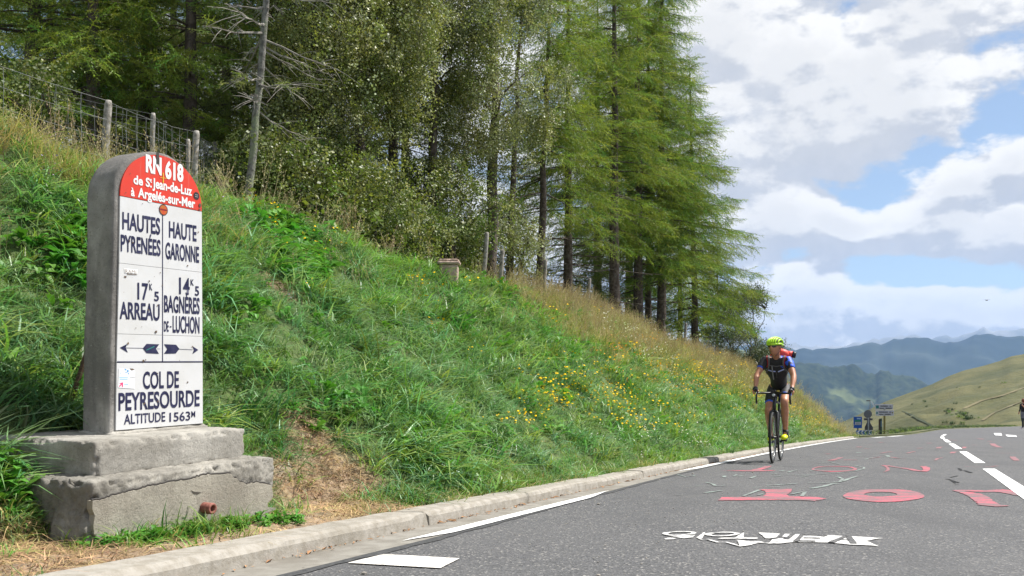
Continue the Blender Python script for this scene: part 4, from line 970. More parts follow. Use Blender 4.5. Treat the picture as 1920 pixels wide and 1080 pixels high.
# smooth plaster coat with a ragged upper edge, proud of the rough core
z3 = lambda pts: [(x / 3.4286, 780 + y / 3.43) for x, y in pts]
up_e = [mp(*p) for p in z3([(590, 545), (640, 540), (680, 530), (730, 512), (780, 500), (830, 488), (900, 470), (930, 464), (960, 450), (1010, 446), (1060, 434), (1090, 425), (1150, 418), (1220, 410), (1260, 396), (1300, 385), (1340, 378), (1400, 376), (1470, 370), (1490, 384), (1510, 398), (1545, 424), (1590, 440), (1620, 430), (1650, 425), (1700, 436), (1742, 448)])]
_u = []
for i in range(len(up_e) - 1):
    (xa, za), (xb, zb2) = up_e[i], up_e[i + 1]
    for k in range(4): f = k / 4; x = xa + (xb - xa) * f; _u.append((x + .003 * nz(x * 90, 1), za + (zb2 - za) * f + .006 * nz(x * 55, 3) + .004 * nz(x * 150, 8)))
up_e = _u + [up_e[-1]]
rt = [mp(*p) for p in z3([(1745, 470), (1752, 500), (1748, 525), (1715, 560), (1718, 585), (1770, 590), (1768, 600), (1715, 622), (1730, 640), (1775, 662), (1780, 672), (1745, 684)])]
lf = [mp(*p) for p in z3([(640, 800), (600, 760), (596, 700), (606, 640), (590, 600)])]
bot = [(rt[-1][0], -.95), (lf[0][0], -.95)]
ol = up_e + rt + bot + lf
bm = bmesh.new(); f1 = bm.faces.new([bm.verts.new((x, -.004, z - ZM)) for x, z in ol]); r_ = bmesh.ops.extrude_face_region(bm, geom=[f1]); bmesh.ops.translate(bm, verts=[g for g in r_['geom'] if isinstance(g, bmesh.types.BMVert)], vec=(0, .03, 0))
bmesh.ops.recalc_face_normals(bm, faces=bm.faces[:]); bmesh.ops.triangulate(bm, faces=[f for f in bm.faces if len(f.verts) > 4]); bobj('plaster_coat', bm, C_COAT, mon)
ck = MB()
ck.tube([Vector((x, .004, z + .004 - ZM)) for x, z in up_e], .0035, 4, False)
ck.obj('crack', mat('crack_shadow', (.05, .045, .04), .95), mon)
# chip in the plaster
cp = [mp(*p) for p in z3([(1218, 475), (1240, 486), (1290, 490), (1262, 504), (1238, 498)])]
mobj('plaster_chip', [(x, -.0055, z - ZM) for x, z in cp], [tuple(range(5))], mat('chip_shadow_dirt', (.07, .06, .05), .95), mon)  # flat dark brown patch marks the chip
RUST = mat('rusty_iron', (.17, .055, .04), .8, (.30, .12, .09), 60, 5, .6, 150, bdist=.003); RUSTD = mat('dark_rust', (.07, .04, .028), .85, (.13, .08, .05), 30)
pt_, pz = mp(381, 952); pl = MB(); pp = Vector((pt_, 0, pz - ZM)); bm = bmesh.new()
pm = MB(); n = 22; V = []
for (r0_, y_) in ((.0235, .0), (.0235, -.052), (.0215, -.055), (.014, -.055), (.0125, -.052), (.0125, -.012)):
    for k in range(n): V.append((pp.x + r0_ * math.cos(6.2832 * k / n), y_, pp.z + r0_ * math.sin(6.2832 * k / n)))
pm.add(V, [(i * n + k, i * n + (k + 1) % n, (i + 1) * n + (k + 1) % n, (i + 1) * n + k) for i in range(5) for k in range(n)] + [tuple(5 * n + k for k in range(n))])
pm.obj('drain_pipe', RUST, mon, True)
# upright slab with arched top
SX0, SY0, TH = .369, .375, .172
prof = []
zb_, zs = -.32, .68
def xl(z): return .0 + .022 * sstep(-.3, .7, z) if z < .7 else .022
for k in range(26): z = zb_ + (zs - zb_) * k / 25; prof.append((xl(z), z))
cxm, rxm = (.022 + .52) / 2, (.52 - .022) / 2
for k in range(1, 30): th = math.pi * (1 - k / 30); prof.append((cxm + rxm * math.cos(th), zs + .245 * math.sin(th) ** .94))
for k in range(25, -1, -1): z = zb_ + (zs - zb_) * k / 25; prof.append((.525 - .005 * sstep(-.3, .7, z), z))
ys_ = [0, .004, .012] + [TH * f for f in (.15, .25, .35, .45, .55, .65, .75, .85)] + [TH - .012, TH]
V = []
for i, y in enumerate(ys_):
    ins = .011 if i == 0 else .004 if i == 1 else .0 if i < len(ys_) - 1 else .010
    for (x, z) in prof:
        dx, dz = cxm - x, (.2 - z if z < .2 else max(-1, (zs - z))); q = Vector((dx, dz if z > zs else 0)); q = q.normalized() * ins if q.length else Vector((0, 0))
        n3 = mnoise.noise_vector(Vector((x, y, z)) * 14) * .0035 + mnoise.noise_vector(Vector((x, y, z)) * 60) * .0018
        nick = .011 * max(0, mnoise.noise(Vector((x * 9, 2, z * 9)))) if i in (0, 1) else 0
        V.append((SX0 + x + q.x + n3.x + (nick if x < .1 else -nick if x > .4 else 0), SY0 + y + n3.y * (1 if 0 < i else .3), z + q.y + n3.z - ZM))
m_ = len(prof); Fc = [(i * m_ + j, i * m_ + j + 1, (i + 1) * m_ + j + 1, (i + 1) * m_ + j) for i in range(len(ys_) - 1) for j in range(m_ - 1)]
Fc += [tuple(range(m_ - 1, -1, -1)), tuple((len(ys_) - 1) * m_ + j for j in range(m_))]
sb = mobj('slab', V, Fc, C_SLAB, mon, True)
L, Fc = rbox(SX0 - .012, SX0 + .545, SY0 - .018, SY0 + TH + .01, -.33, -.2985, .015, .002, .01, 4); mobj('plinth', place(L), Fc, C_STEP, mon, True)
# enamel face: red head and four white plates
def enamel(name, c, c2):
    m = bpy.data.materials.new(name); m.use_nodes = True; t = NT(m.node_tree); bs = t.n['Principled BSDF']; geo = t.new('ShaderNodeNewGeometry'); P = geo.outputs['Position']
    cc = t.mix(t.ss(t.noise(P, 7, 5), .4, .7, 0, .6), c, c2); cc = t.mix(t.ss(t.noise(P, 75, 3, .8), .69, .73, 0, .8), cc, (.22, .17, .12))
    st = t.v('MULTIPLY', P, (30, 30, 2.5)); cc = t.mix(t.ss(t.noise(st, 2, 4), .58, .8, 0, .22), cc, (.45, .38, .30))
    t.put(bs.inputs['Base Color'], cc); bs.inputs['Roughness'].default_value = .32; bs.inputs['Specular IOR Level'].default_value = .5
    b = t.new('ShaderNodeBump'); b.inputs['Strength'].default_value = .15; b.inputs['Distance'].default_value = .004; t.put(b.inputs['Height'], t.noise(P, 9, 3)); t.l.new(b.outputs[0], bs.inputs['Normal']); return m
EW = enamel('enamel_white', (.60, .60, .595), (.53, .525, .50)); ER = enamel('enamel_red', (.62, .042, .018), (.52, .05, .028)); NAVY = mat('enamel_navy', (.012, .012, .045), .35, (.03, .03, .075), 20)
YP = SY0 - .007
def plate(name, pts, m, y0=None, th=.010, parent=None):
    y0 = YP if y0 is None else y0; bm = bmesh.new(); f = bm.faces.new([bm.verts.new((SX0 + x, y0, z - ZM)) for x, z in pts]); r = bmesh.ops.extrude_face_region(bm, geom=[f])
    bmesh.ops.translate(bm, verts=[g for g in r['geom'] if isinstance(g, bmesh.types.BMVert)], vec=(0, th, 0)); bmesh.ops.recalc_face_normals(bm, faces=bm.faces[:]); bmesh.ops.triangulate(bm, faces=[f for f in bm.faces if len(f.verts) > 4]); return bobj(name, bm, m, parent or mon)
def lx(z): return .0300 + .021 * sstep(-.3, .69, z)
def rx(z): return .512 - .006 * sstep(-.3, .69, z)
zr = .6955; dome = [(lx(zr), zr + .0015), (rx(zr), zr + .0015)]
dc, dr = (lx(zr) + rx(zr)) / 2, (rx(zr) - lx(zr)) / 2
dome += [(dc + dr * math.cos(math.pi * k / 36), zr + .0015 + .213 * math.sin(math.pi * k / 36) ** .93) for k in range(1, 36)]
p_red = plate('enamel_plate', dome, ER); tag(p_red, label='red half round head plate')
def rectp(z0, z1, x0=None, x1=None): return [(lx(z0) if x0 is None else x0, z0), (rx(z0) if x1 is None else x1, z0), (rx(z1) if x1 is None else x1, z1), (lx(z1) if x0 is None else x0, z1)]
P_ = {}
for nm, z0, z1 in (('names', .4115, .694), ('distances', .1115, .4100), ('arrows', -.0105, .1100), ('pass', -.2965, -.0125)):
    P_[nm] = plate('enamel_plate', rectp(z0, z1), EW); tag(P_[nm], label='white plate with the %s' % {'names': 'two department names', 'distances': 'distances and towns', 'arrows': 'two arrows', 'pass': 'name and altitude of the pass'}[nm])
def pm2(u, v): return mp(u, v, -1.69, 3.80)
FZ = YP - .0012
def flat(name, pts, m, par, y=None):
    bm = bmesh.new(); f = bm.faces.new([bm.verts.new((SX0 + x, FZ if y is None else y, z - ZM)) for x, z in pts]); bm.normal_update()
    if f.normal.y > 0: bmesh.ops.reverse_faces(bm, faces=[f])
    bmesh.ops.triangulate(bm, faces=bm.faces[:]); return bobj(name, bm, m, par)
xm = .2755
for nm, z0, z1 in (('names', .4115, .672), ('distances', .1115, .41), ('arrows', -.0105, .11)): flat('divider_line', [(xm - .0022, z0), (xm + .0022, z0), (xm + .0022, z1), (xm - .0022, z1)], NAVY, P_[nm])
flat('divider_line', [(lx(0), -.0105), (rx(0), -.0105), (rx(0), -.0055), (lx(0), -.0055)], NAVY, P_['arrows'])
# text --------------------------------------------------------------------
def text_mesh(s, bold=0.):
    c = bpy.data.curves.new('text', 'FONT'); c.body = s; c.size = 1; c.offset = bold; c.resolution_u = 4; o = bpy.data.objects.new('text', c); COL.objects.link(o)
    bpy.context.view_layer.update(); dg = bpy.context.evaluated_depsgraph_get(); me = bpy.data.meshes.new_from_object(o.evaluated_get(dg)); bpy.data.objects.remove(o); bpy.data.curves.remove(c); return me
_h = text_mesh('H'); CAP = max(v.co.y for v in _h.vertices)
def lettering(s, x0, x1, zb, zt, m, par, bold=.02, to=None, name='lettering'):
    me = text_mesh(s, bold); xs = [v.co.x for v in me.vertices]; a, b = min(xs), max(xs)
    to = to or (lambda x, z: (SX0 + x, FZ - .0002, z - ZM))
    for v in me.vertices: v.co = to(x0 + (v.co.x - a) / (b - a) * (x1 - x0), zb + v.co.y / CAP * (zt - zb))
    me.materials.append(m); me.name = name; o = bpy.data.objects.new(name, me); COL.objects.link(o); o.parent = par; return o
def tl(s, u0, vt, vb, u1, m, par, bold=.02):
    x0, zt = pm2(u0, vt); _, zb = pm2(u0, vb); x1, _ = pm2(u1, vb); return lettering(s, x0, x1, zb, zt, m, par, bold)
Z1 = lambda x, y: (120 + x / 3.6, 260 + y / 3.6)
Z2 = lambda x, y: (120 + x / 3.6, 540 + y / 3.6)
def t1(Z, s, x0, yt, yb, x1, m, par, bold=.02):
    u0, vt = Z(x0, yt); _, vb = Z(x0, yb); u1, _ = Z(x1, 0); return tl(s, u0, vt, vb, u1, m, par, bold)
LW = mat('enamel_letter_white', (.74, .74, .72), .35)
for a in (('RN', 543, 112, 220, 650, .045), ('618', 674, 155, 262, 797, .045), ('de S', 460, 247, 304, 571, .03), ('t', 572, 265, 296, 584, .03), ('.', 577, 0, 0, 0, 0), ('Jean-de-Luz', 588, 268, 330, 855, .03), ('à', 443, 330, 385, 468, .03), ('Argelés-sur-Mer', 490, 333, 394, 876, .03)):
    if a[0] == '.': x_, z_ = pm2(*Z1(578, 325)); flat('lettering', [(x_ - .004, z_ - .004), (x_ + .004, z_ - .004), (x_ + .004, z_ + .004), (x_ - .004, z_ + .004)], LW, p_red); continue
    t1(Z1, a[0], a[1], a[2], a[3], a[4], LW, p_red, a[5])
for a in (('HAUTES', 385, 498, 608, 640), ('PYRENÉES', 374, 650, 757, 643), ('HAUTE', 700, 560, 664, 886), ('GARONNE', 676, 702, 808, 903)): t1(Z1, *a, NAVY, P_['names'], .022)
pd = P_['distances']
for a in ((Z1, '17', 487, 975, 1082, 560), (Z1, 'K', 567, 980, 1022, 588), (Z2, '5', 600, 25, 86, 632), (Z1, '14', 768, 940, 1046, 840), (Z1, 'K', 846, 950, 990, 868), (Z1, '5', 875, 997, 1058, 903), (Z2, 'ARREAU', 367, 95, 205, 637), (Z2, 'BAGNÈRES', 667, 52, 160, 907), (Z2, 'DE', 666, 225, 292, 698), (Z2, 'LUCHON', 725, 190, 298, 906)): t1(a[0], *a[1:], NAVY, pd, .022)
x_, z_ = pm2(*Z2(711, 262)); flat('lettering', [(x_ - .005, z_ - .003), (x_ + .005, z_ - .003), (x_ + .005, z_ + .003), (x_ - .005, z_ + .003)], NAVY, pd)
pa = P_['arrows']
def zpoly(Z, pts, m, par, y=None, name='arrow'): return flat(name, [pm2(*Z(*p)) for p in pts], m, par, y)
zpoly(Z2, [(368, 403), (417, 378), (408, 404), (422, 436)], NAVY, pa); zpoly(Z2, [(410, 402.5), (525, 405), (525, 408), (410, 405.5)], NAVY, pa)
zpoly(Z2, [(523, 407), (548, 377), (634, 380), (612, 410), (632, 444), (548, 440)], NAVY, pa); zpoly(Z2, [(618, 409), (640, 410), (640, 412), (618, 411)], NAVY, pa)
zpoly(Z2, [(666, 379), (748, 383), (770, 411), (746, 442), (666, 444), (688, 412)], NAVY, pa); zpoly(Z2, [(768, 411), (860, 415), (860, 418), (768, 414)], NAVY, pa); zpoly(Z2, [(858, 392), (898, 418), (858, 446), (868, 418)], NAVY, pa)
zpoly(Z2, [(545, 418), (600, 392), (602, 397), (548, 422)], mat('teal_scratch', (.02, .22, .18), .5), pa, FZ - .0004, 'scratch')
pp_ = P_['pass']
for a in (('COL DE', 524, 568, 678, 767, .022), ('PEYRESOURDE', 359, 712, 826, 907, .022), ('ALTITUDE', 396, 855, 920, 675, .015), ('1563', 703, 843, 902, 843, .015), ('M', 851, 832, 872, 877, .01)): t1(Z2, *a[:5], NAVY, pp_, a[5])
for (Z, cx_, cy_, rr, c1, par, nm) in ((Z1, 885, 387, 18, (.03, .025, .025), p_red, 'round_sticker'), (Z1, 662, 482, 27, (.05, .03, .02), P_['names'], 'round_sticker')):
    x_, z_ = pm2(*Z(cx_, cy_)); r_m = .0245 if rr > 20 else .0175
    flat(nm, [(x_ + r_m * math.cos(6.2832 * k / 24), z_ + r_m * math.sin(6.2832 * k / 24)) for k in range(24)], mat('sticker_black', (.03, .025, .025), .4), par, FZ - .0004)
    if rr > 20:
        flat(nm, [(x_ + .021 * math.cos(6.2832 * k / 24), z_ + .021 * math.sin(6.2832 * k / 24)) for k in range(24)], mat('sticker_red', (.55, .06, .02), .4, (.4, .14, .02), 60), par, FZ - .0008)
        flat(nm, [(x_ - .019, z_ - .003), (x_ + .019, z_ - .003), (x_ + .019, z_ + .004), (x_ - .019, z_ + .004)], mat('sticker_dark_red', (.20, .02, .02), .4), par, FZ - .001)
    else:
        for q in (-.006, .003): flat(nm, [(x_ - .009, z_ + q), (x_ + .009, z_ + q), (x_ + .009, z_ + q + .003), (x_ - .009, z_ + q + .003)], mat('sticker_grey', (.3, .3, .3), .4), par, FZ - .0008)
YC = mat('yellow_paint', (.65, .38, .03), .6)
for q in ([(658, 230), (664, 232), (664, 302), (657, 298)], [(640, 262), (684, 267), (684, 271), (640, 266)]): zpoly(Z1, q, YC, p_red, FZ - .0006, 'paint_cross')
# torn white sticker with letters, event sticker remains
zpoly(Z1, [(398, 876), (488, 884), (484, 912), (400, 906)], mat('sticker_white', (.82, .82, .80), .5), pd, FZ - .0003, 'sticker')
t1(Z1, 'RAMI', 404, 882, 906, 478, mat('sticker_brown', (.30, .24, .20), .6), pd, .0).location.y = -.0006
zpoly(Z1, [(398, 926), (414, 930), (410, 940), (396, 936)], RUSTD, pd, FZ - .0006, 'rust_spot'); zpoly(Z1, [(416, 912), (484, 918), (484, 921), (416, 917)], RUSTD, pd, FZ - .0006, 'rust_spot')
BL_ = mat('sticker_blue', (.10, .32, .62), .5); MG = mat('sticker_magenta', (.75, .06, .18), .5); PB = mat('sticker_pale_blue', (.35, .55, .72), .5)
for q, m_ in (([(360, 540), (470, 552), (468, 680), (356, 672)], mat('sticker_paper', (.74, .75, .76), .5)), ([(400, 545), (412, 548), (408, 556), (400, 556)], BL_), ([(414, 552), (428, 556), (424, 570), (416, 566)], BL_), ([(404, 564), (416, 570), (408, 574)], BL_), ([(420, 572), (432, 578), (424, 584)], BL_), ([(366, 572), (376, 572), (370, 578)], BL_),
              ([(364, 600), (422, 602), (422, 608), (364, 607)], PB), ([(366, 612), (420, 614), (420, 620), (366, 619)], PB), ([(362, 642), (390, 636), (388, 668), (380, 668), (381, 652), (366, 668), (361, 662), (374, 647)], MG), ([(398, 646), (424, 648), (424, 655), (398, 654)], PB), ([(436, 542), (462, 548), (466, 554), (450, 552), (438, 552)], RUSTD), ([(434, 605), (470, 600), (470, 603), (434, 609)], mat('sticker_grey', (.3, .3, .3)))):
    zpoly(Z2, q, m_, pp_, FZ - (.0003 if m_.name == 'sticker_paper' else .0007), 'sticker')
# rust chips and nail holes
rr = random.Random(8)
CH = mat('chip_rust', (.16, .10, .06), .8, (.06, .045, .035), 90)
for Z, x, y, s, par in ((Z2, 612, 296, 15, P_['distances']), (Z2, 423, 374, 11, pa), (Z2, 525, 492, 12, pa), (Z2, 541, 485, 7, pa), (Z2, 825, 636, 9, pp_), (Z2, 858, 396, 8, pa), (Z2, 622, 118, 8, pd), (Z2, 533, 780, 12, pp_), (Z2, 624, 765, 8, pp_), (Z2, 560, 148, 7, pd), (Z1, 897, 632, 7, P_['names']), (Z1, 825, 858, 8, P_['names']), (Z1, 432, 695, 7, P_['names']), (Z1, 455, 703, 8, P_['names']), (Z1, 640, 905, 7, pd), (Z1, 655, 990, 6, pd), (Z1, 565, 962, 8, pd), (Z1, 600, 932, 4, pd), (Z1, 432, 690, 9, P_['names']), (Z1, 520, 440, 5, P_['names']), (Z1, 438, 236, 5, p_red), (Z1, 407, 366, 6, p_red), (Z1, 908, 450, 18, p_red), (Z1, 905, 480, 12, P_['names']), (Z2, 450, 549, 9, pp_), (Z2, 770, 490, 4, pa), (Z2, 475, 270, 5, pd), (Z2, 515, 262, 4, pd), (Z1, 880, 655, 4, P_['names']), (Z2, 622, 575, 6, pp_), (Z2, 600, 705, 5, pp_)):
    x_, z_ = pm2(*Z(x, y)); s = s * .00050; flat('rust_spot', [(x_ + s * rr.uniform(.6, 1.2) * math.cos(6.28 * k / 9), z_ + s * rr.uniform(.6, 1.2) * math.sin(6.28 * k / 9)) for k in range(9)], CH, par, FZ - .0013)
zpoly(Z1, [(612, 92), (632, 95), (634, 176), (614, 172)], mat('notch_dark', (.05, .045, .04), .9), p_red, FZ - .0012, 'notch')
ribar = MB(); b0 = Vector((ux(107, 4.25), 4.25, top(812, 4.25) - .05)); b1 = Vector((ux(170, 4.25), 4.25, top(640, 4.25)))
ribar.tube([b0, b1], .013, 6); o = ribar.obj('iron_stake', RUSTD); tag(o, 'rusty iron bar leaning against the back of the milestone', 'iron bar')

# ------------------------------------------------------------------ wire fence on the ridge
WOOD = mat('weathered_wood', (.22, .20, .175), .95, (.36, .335, .30), 22, 6, .9, 60, third=(.12, .11, .09), tscale=12, bdist=.006)
WIRE = mat('galvanised_wire', (.18, .18, .18), .5, (.28, .28, .28), 20, metal=.6)
def post_mesh(h, r, seed, dx=0., dy=0.):
    P = [Vector((dx * f, dy * f, -.35 + (h + .35) * f)) + mnoise.noise_vector(Vector((f * 3, seed, 1))) * .014 for f in (0, .2, .4, .6, .8, .97, 1)]
    return MB().tube(P, [r * (1 + .12 * nz(k, seed)) for k in range(6)] + [r * .72], 9)
def fence(posts, label, hs, sag=.05, stay=.19):
    """posts: (u, v of top, Y, height, radius, lean)"""
    tops = [Vector((ux(u, Y), Y, top(v, Y))) for u, v, Y, h, r, dx in posts]
    root = empty('wire_fence', tops[0] - Vector((0, 0, posts[0][3]))); tag(root, label, 'fence'); stays = MB()
    for tp, (u, v, Y, h, r, dx) in zip(tops, posts):
        post_mesh(h, r, u, dx).obj('post', WOOD, root, True, tp - Vector((dx, 0, h)) - root.location)
    for k, fr in enumerate(hs):
        P = []
        for i in range(len(tops) - 1):
            a = tops[i] - Vector((0, .05, posts[i][3] * (1 - fr))); b = tops[i + 1] - Vector((0, .05, posts[i + 1][3] * (1 - fr))); n = 14
            for j in range(n + (i == len(tops) - 2)):
                f = j / n; P.append(a.lerp(b, f) - Vector((0, 0, sag * (b - a).length * f * (1 - f) * 1.4 * (1 + .5 * nz(k, i * 3.1)))) + Vector((0, .0, .008 * nz(f * 9, k * 5, i))) - root.location)
        MB().tube(P, .0021, 4, False).obj('wire', WIRE, root)
    for i in range(len(tops) - 1):
        d = (tops[i + 1] - tops[i]).length; n = int(d / stay)
        for j in range(1, n):
            f = j / n; P = []
            for k, fr in enumerate(hs):
                a = tops[i] - Vector((0, .05, posts[i][3] * (1 - fr))); b = tops[i + 1] - Vector((0, .05, posts[i + 1][3] * (1 - fr)))
                P.append(a.lerp(b, f) - Vector((0, 0, sag * d * f * (1 - f) * 1.4 * (1 + .5 * nz(k, i * 3.1)))) + Vector((.02 * nz(j, k * 2.3, i), 0, 0)) - root.location)
            stays.tube(P, .0017, 4, False)
    s_ = stays.obj('wire_stay', WIRE, root); s_['kind'] = 'stuff'
fence([(-260, 20, 7.2, 1.0, .04, 0), (203, 187, 8.2, .95, .034, .05), (368, 246, 10.2, .95, .037, .05), (404, 266, 12.6, .9, .035, .02), (462, 305, 14.5, .95, .035, .02), (560, 350, 17, .95, .035, 0)], 'sagging sheep wire fence on grey wooden posts along the top of the bank', (.98, .80, .62, .44, .28, .14))
fence([(-60, 120, 10.4, .8, .028, 0), (287, 213, 9.6, .8, .026, .02), (352, 262, 10.6, .8, .026, 0)], 'second short wire fence behind, with one thin post between the trees', (.98, .9, .78, .6, .4))
for u, vt, Y, h, r, dx, lb in ((903, 435, 14.6, .7, .036, .09, 'pale bleached fence post left of the dark leaning larch trunk'), (937, 468, 15.0, .5, .038, .04, 'short grey fence post right of the pale bleached post'), (1020, 487, 17.2, .45, .035, .03, 'thin old fence post standing in the dry grass under dead branches'), (1101, 522, 20.0, .5, .035, .05, 'low fence stump in dry grass left of the straight larch trunk'), (1282, 606, 25.0, .5, .035, .06, 'tilted fence stump near the end of the wood')):
    X = ux(u, Y); z = top(vt, Y) - h; o = post_mesh(h, r, u, dx).obj('fence_post', WOOD, None, True, (X, Y, z)); tag(o, lb, 'fence post')
# old stone cap in the grass
PINKC = mat('reddish_stone', (.38, .27, .21), .9, (.50, .38, .31), 12, 6, .6, 40, third=(.25, .2, .16), tscale=9)
Y = 12.3; cp_ = Vector((ux(842, Y), Y, top(489, Y))); root = empty('stone_pillar', cp_ - Vector((0, 0, .56))); tag(root, 'low reddish stone pillar with moulded cap half sunk in grass on the ridge', 'pillar')
def rb(x, y, z0, z1, nm, sd):
    L, Fc = rbox(-x, x, -y, y, z0, z1, .03, .004, .012, sd); mobj(nm, L, Fc, PINKC, root, True)
rb(.125, .125, 0, .50, 'shaft', 2); rb(.155, .155, .50, .545, 'cap', 5); rb(.135, .135, .545, .575, 'cap', 7)

# ------------------------------------------------------------------ road signs at the far bend
GREY = mat('sign_back_grey', (.11, .115, .13), .6); DGR = mat('sign_back_dark', (.065, .062, .075), .6); POLE = mat('galvanised_pole', (.30, .32, .34), .5, metal=.3); BLUE = mat('sign_blue', (.008, .075, .36), .4); BLU2 = mat('chevron_blue', (.012, .10, .36), .4)
SW = mat('sign_white', (.48, .48, .54), .5); OLV = mat('sign_post_olive', (.20, .16, .035), .6); DKG = mat('green_post', (.022, .055, .04), .6); TEAL = mat('sign_teal', (.01, .16, .17), .5); SGN = mat('sign_green', (.02, .20, .10), .5); BLK = mat('sign_black', (.06, .065, .08), .6)
YS = 74.0
def sp(u, v, dy=0.): return Vector((ux(u, YS), YS + dy, top(v, YS)))
def sbox(u0, v0, u1, v1, th, nm, m, par, dy=0.):
    a, b = sp(u0, v1), sp(u1, v0); c = (a + b) / 2 + Vector((0, dy, 0)) - par.location; return MB().box(c, (abs(b.x - a.x), th, abs(b.z - a.z))).obj(nm, m, par)
def spoly(pts, nm, m, par, dy, th=.03):
    bm = bmesh.new(); f = bm.faces.new([bm.verts.new(sp(u, v, dy) - par.location) for u, v in pts]); r = bmesh.ops.extrude_face_region(bm, geom=[f]); bmesh.ops.translate(bm, verts=[g for g in r['geom'] if isinstance(g, bmesh.types.BMVert)], vec=(0, th, 0)); bmesh.ops.recalc_face_normals(bm, faces=bm.faces[:]); return bobj(nm, bm, m, par)
def sroot(nm, u, lb, cat, v=826): r = empty(nm, sp(u, v)); tag(r, lb, cat); return r
r = sroot('information_sign', 1608, 'blue upright information sign with a green stripe and white field', 'sign'); sbox(1608, 801, 1609.8, 826, .1, 'post', DGR, r, .06); sbox(1600.6, 781.4, 1616, 802.8, .05, 'panel', BLUE, r)
sbox(1602.4, 787.6, 1613.4, 790.6, .02, 'stripe', SGN, r, -.04); sbox(1603, 791.3, 1614, 796.6, .02, 'white_field', SW, r, -.04)
for k in range(5): sbox(1606.4 + k * 1.45, 783.7, 1607.4 + k * 1.45, 786, .02, 'lettering', PB, r, -.04)
for k in range(3): sbox(1604.2, 792.4 + 1.4 * k, 1612.8, 792.8 + 1.4 * k, .02, 'lettering', BLK, r, -.055)
r = sroot('chevron_sign', 1620, 'low blue and white chevron board pointing left at the bend', 'sign'); sbox(1608.5, 813, 1610, 826, .08, 'post', DGR, r, .08); sbox(1629, 813, 1631.5, 826, .08, 'post', DGR, r, .08); sbox(1605.2, 807, 1634, 814.8, .05, 'board', BLU2, r)
for k in range(4):
    a = 1606.2 + k * 6.9; spoly([(a, 810.9), (a + 3.6, 807.2), (a + 6.2, 807.2), (a + 2.9, 810.9), (a + 6.2, 814.6), (a + 3.6, 814.6)], 'chevron', mat('chevron_white', (.62, .64, .70), .5), r, -.045, .01)
r = sroot('road_signs_from_behind', 1628, 'grey round sign above a rectangle and a dark bell shaped board, seen from behind', 'sign')
r.name = 'backed_road_sign'
sbox(1626.8, 783, 1628.6, 826, .1, 'post', POLE, r, -.05)
spoly([(1627.4 + 7.6 * math.cos(6.2832 * k / 28), 776.4 + 7.6 * math.sin(6.2832 * k / 28)) for k in range(28)], 'round_sign', GREY, r, .0); sbox(1620.2, 784.2, 1636.2, 788.2, .04, 'plate', DGR, r, .03)
spoly([(1626, 788.4), (1631, 788.4), (1631.5, 792), (1633.5, 796), (1637, 801), (1637, 806.4), (1621.6, 806.4), (1621.6, 801), (1624, 796), (1626, 792)], 'board', DGR, r, .02)
r = sroot('direction_sign', 1660, 'two white direction boards stacked on an olive post', 'sign'); sbox(1657.8, 756.5, 1660.6, 826, .12, 'post', OLV, r, .1)
for (u0, v0, u1, v1) in ((1641.3, 758, 1674.2, 768.0), (1642, 769.2, 1675.6, 779.4)):
    sbox(u0, v0, u1, v1, .05, 'board', SW, r)
sbox(1642.2, 760, 1647.4, 765.6, .02, 'pictogram', TEAL, r, -.04); spoly([(1644.1 + 1.8 * math.cos(6.28 * k / 12), 774.3 + 1.8 * math.sin(6.28 * k / 12)) for k in range(12)], 'pictogram', TEAL, r, -.045, .01)
spoly([(1672.9 + 1.2 * math.cos(6.28 * k / 8), 773.7 + 1.5 * math.sin(6.28 * k / 8)) for k in range(8)], 'pictogram', OLV, r, -.045, .01)
for (u0, u1, vb, vt) in ((1650.5, 1664.5, 762.2, 760.2), (1667.5, 1670.4, 762.2, 760.2), (1649, 1657.3, 766.2, 764.4), (1660, 1672.2, 766.2, 764.2), (1647.6, 1664.2, 773.4, 771.4), (1667, 1670.4, 773.4, 771.4), (1648, 1656, 777.6, 775.8), (1658.4, 1669.6, 777.6, 775.6)):
    u = u0
    while u < u1:      # words too small to read in the photograph: rows of separate dark strokes
        w = rng.uniform(.28, .5); sbox(u, vt + rng.uniform(0, .5), min(u + w, u1), vb, .02, 'lettering', BLK, r, -.05); u += w + .34
r = sroot('station_mast', 1632.6, 'thin mast with a dark lamp head and a tilted white panel', 'mast'); MB().tube([Vector((0, 0.2, 0)), sp(1633.2, 752.5, .2) - r.location], .035, 7).obj('pole', POLE, r); sbox(1626.6, 750.6, 1633, 752.4, .12, 'lamp_head', DGR, r, .2)
spoly([(1634.4, 753), (1636.2, 752.4), (1642, 761.4), (1640.2, 762.6)], 'tilted_panel', mat('panel_white', (.6, .62, .66), .5), r, .15, .03)
for u, vt, c, lb in ((1651.4, 784.8, DKG, 'dark green slotted post, taller of the pair beside the direction sign'), (1648.9, 786, mat('brown_post', (.06, .035, .025), .7), 'brown wooden post, shorter of the pair beside the direction sign')):
    o = sroot('marker_post', u, lb, 'post'); sbox(u - (1.7 if c is DKG else .9), vt, u + (1.7 if c is DKG else .9), 826, .15, 'shaft', c, o)
    if c is DKG: sbox(u - .9, 789, u + .9, 800, .02, 'plate', mat('plate_blue_grey', (.10, .17, .24), .5), o, -.1)

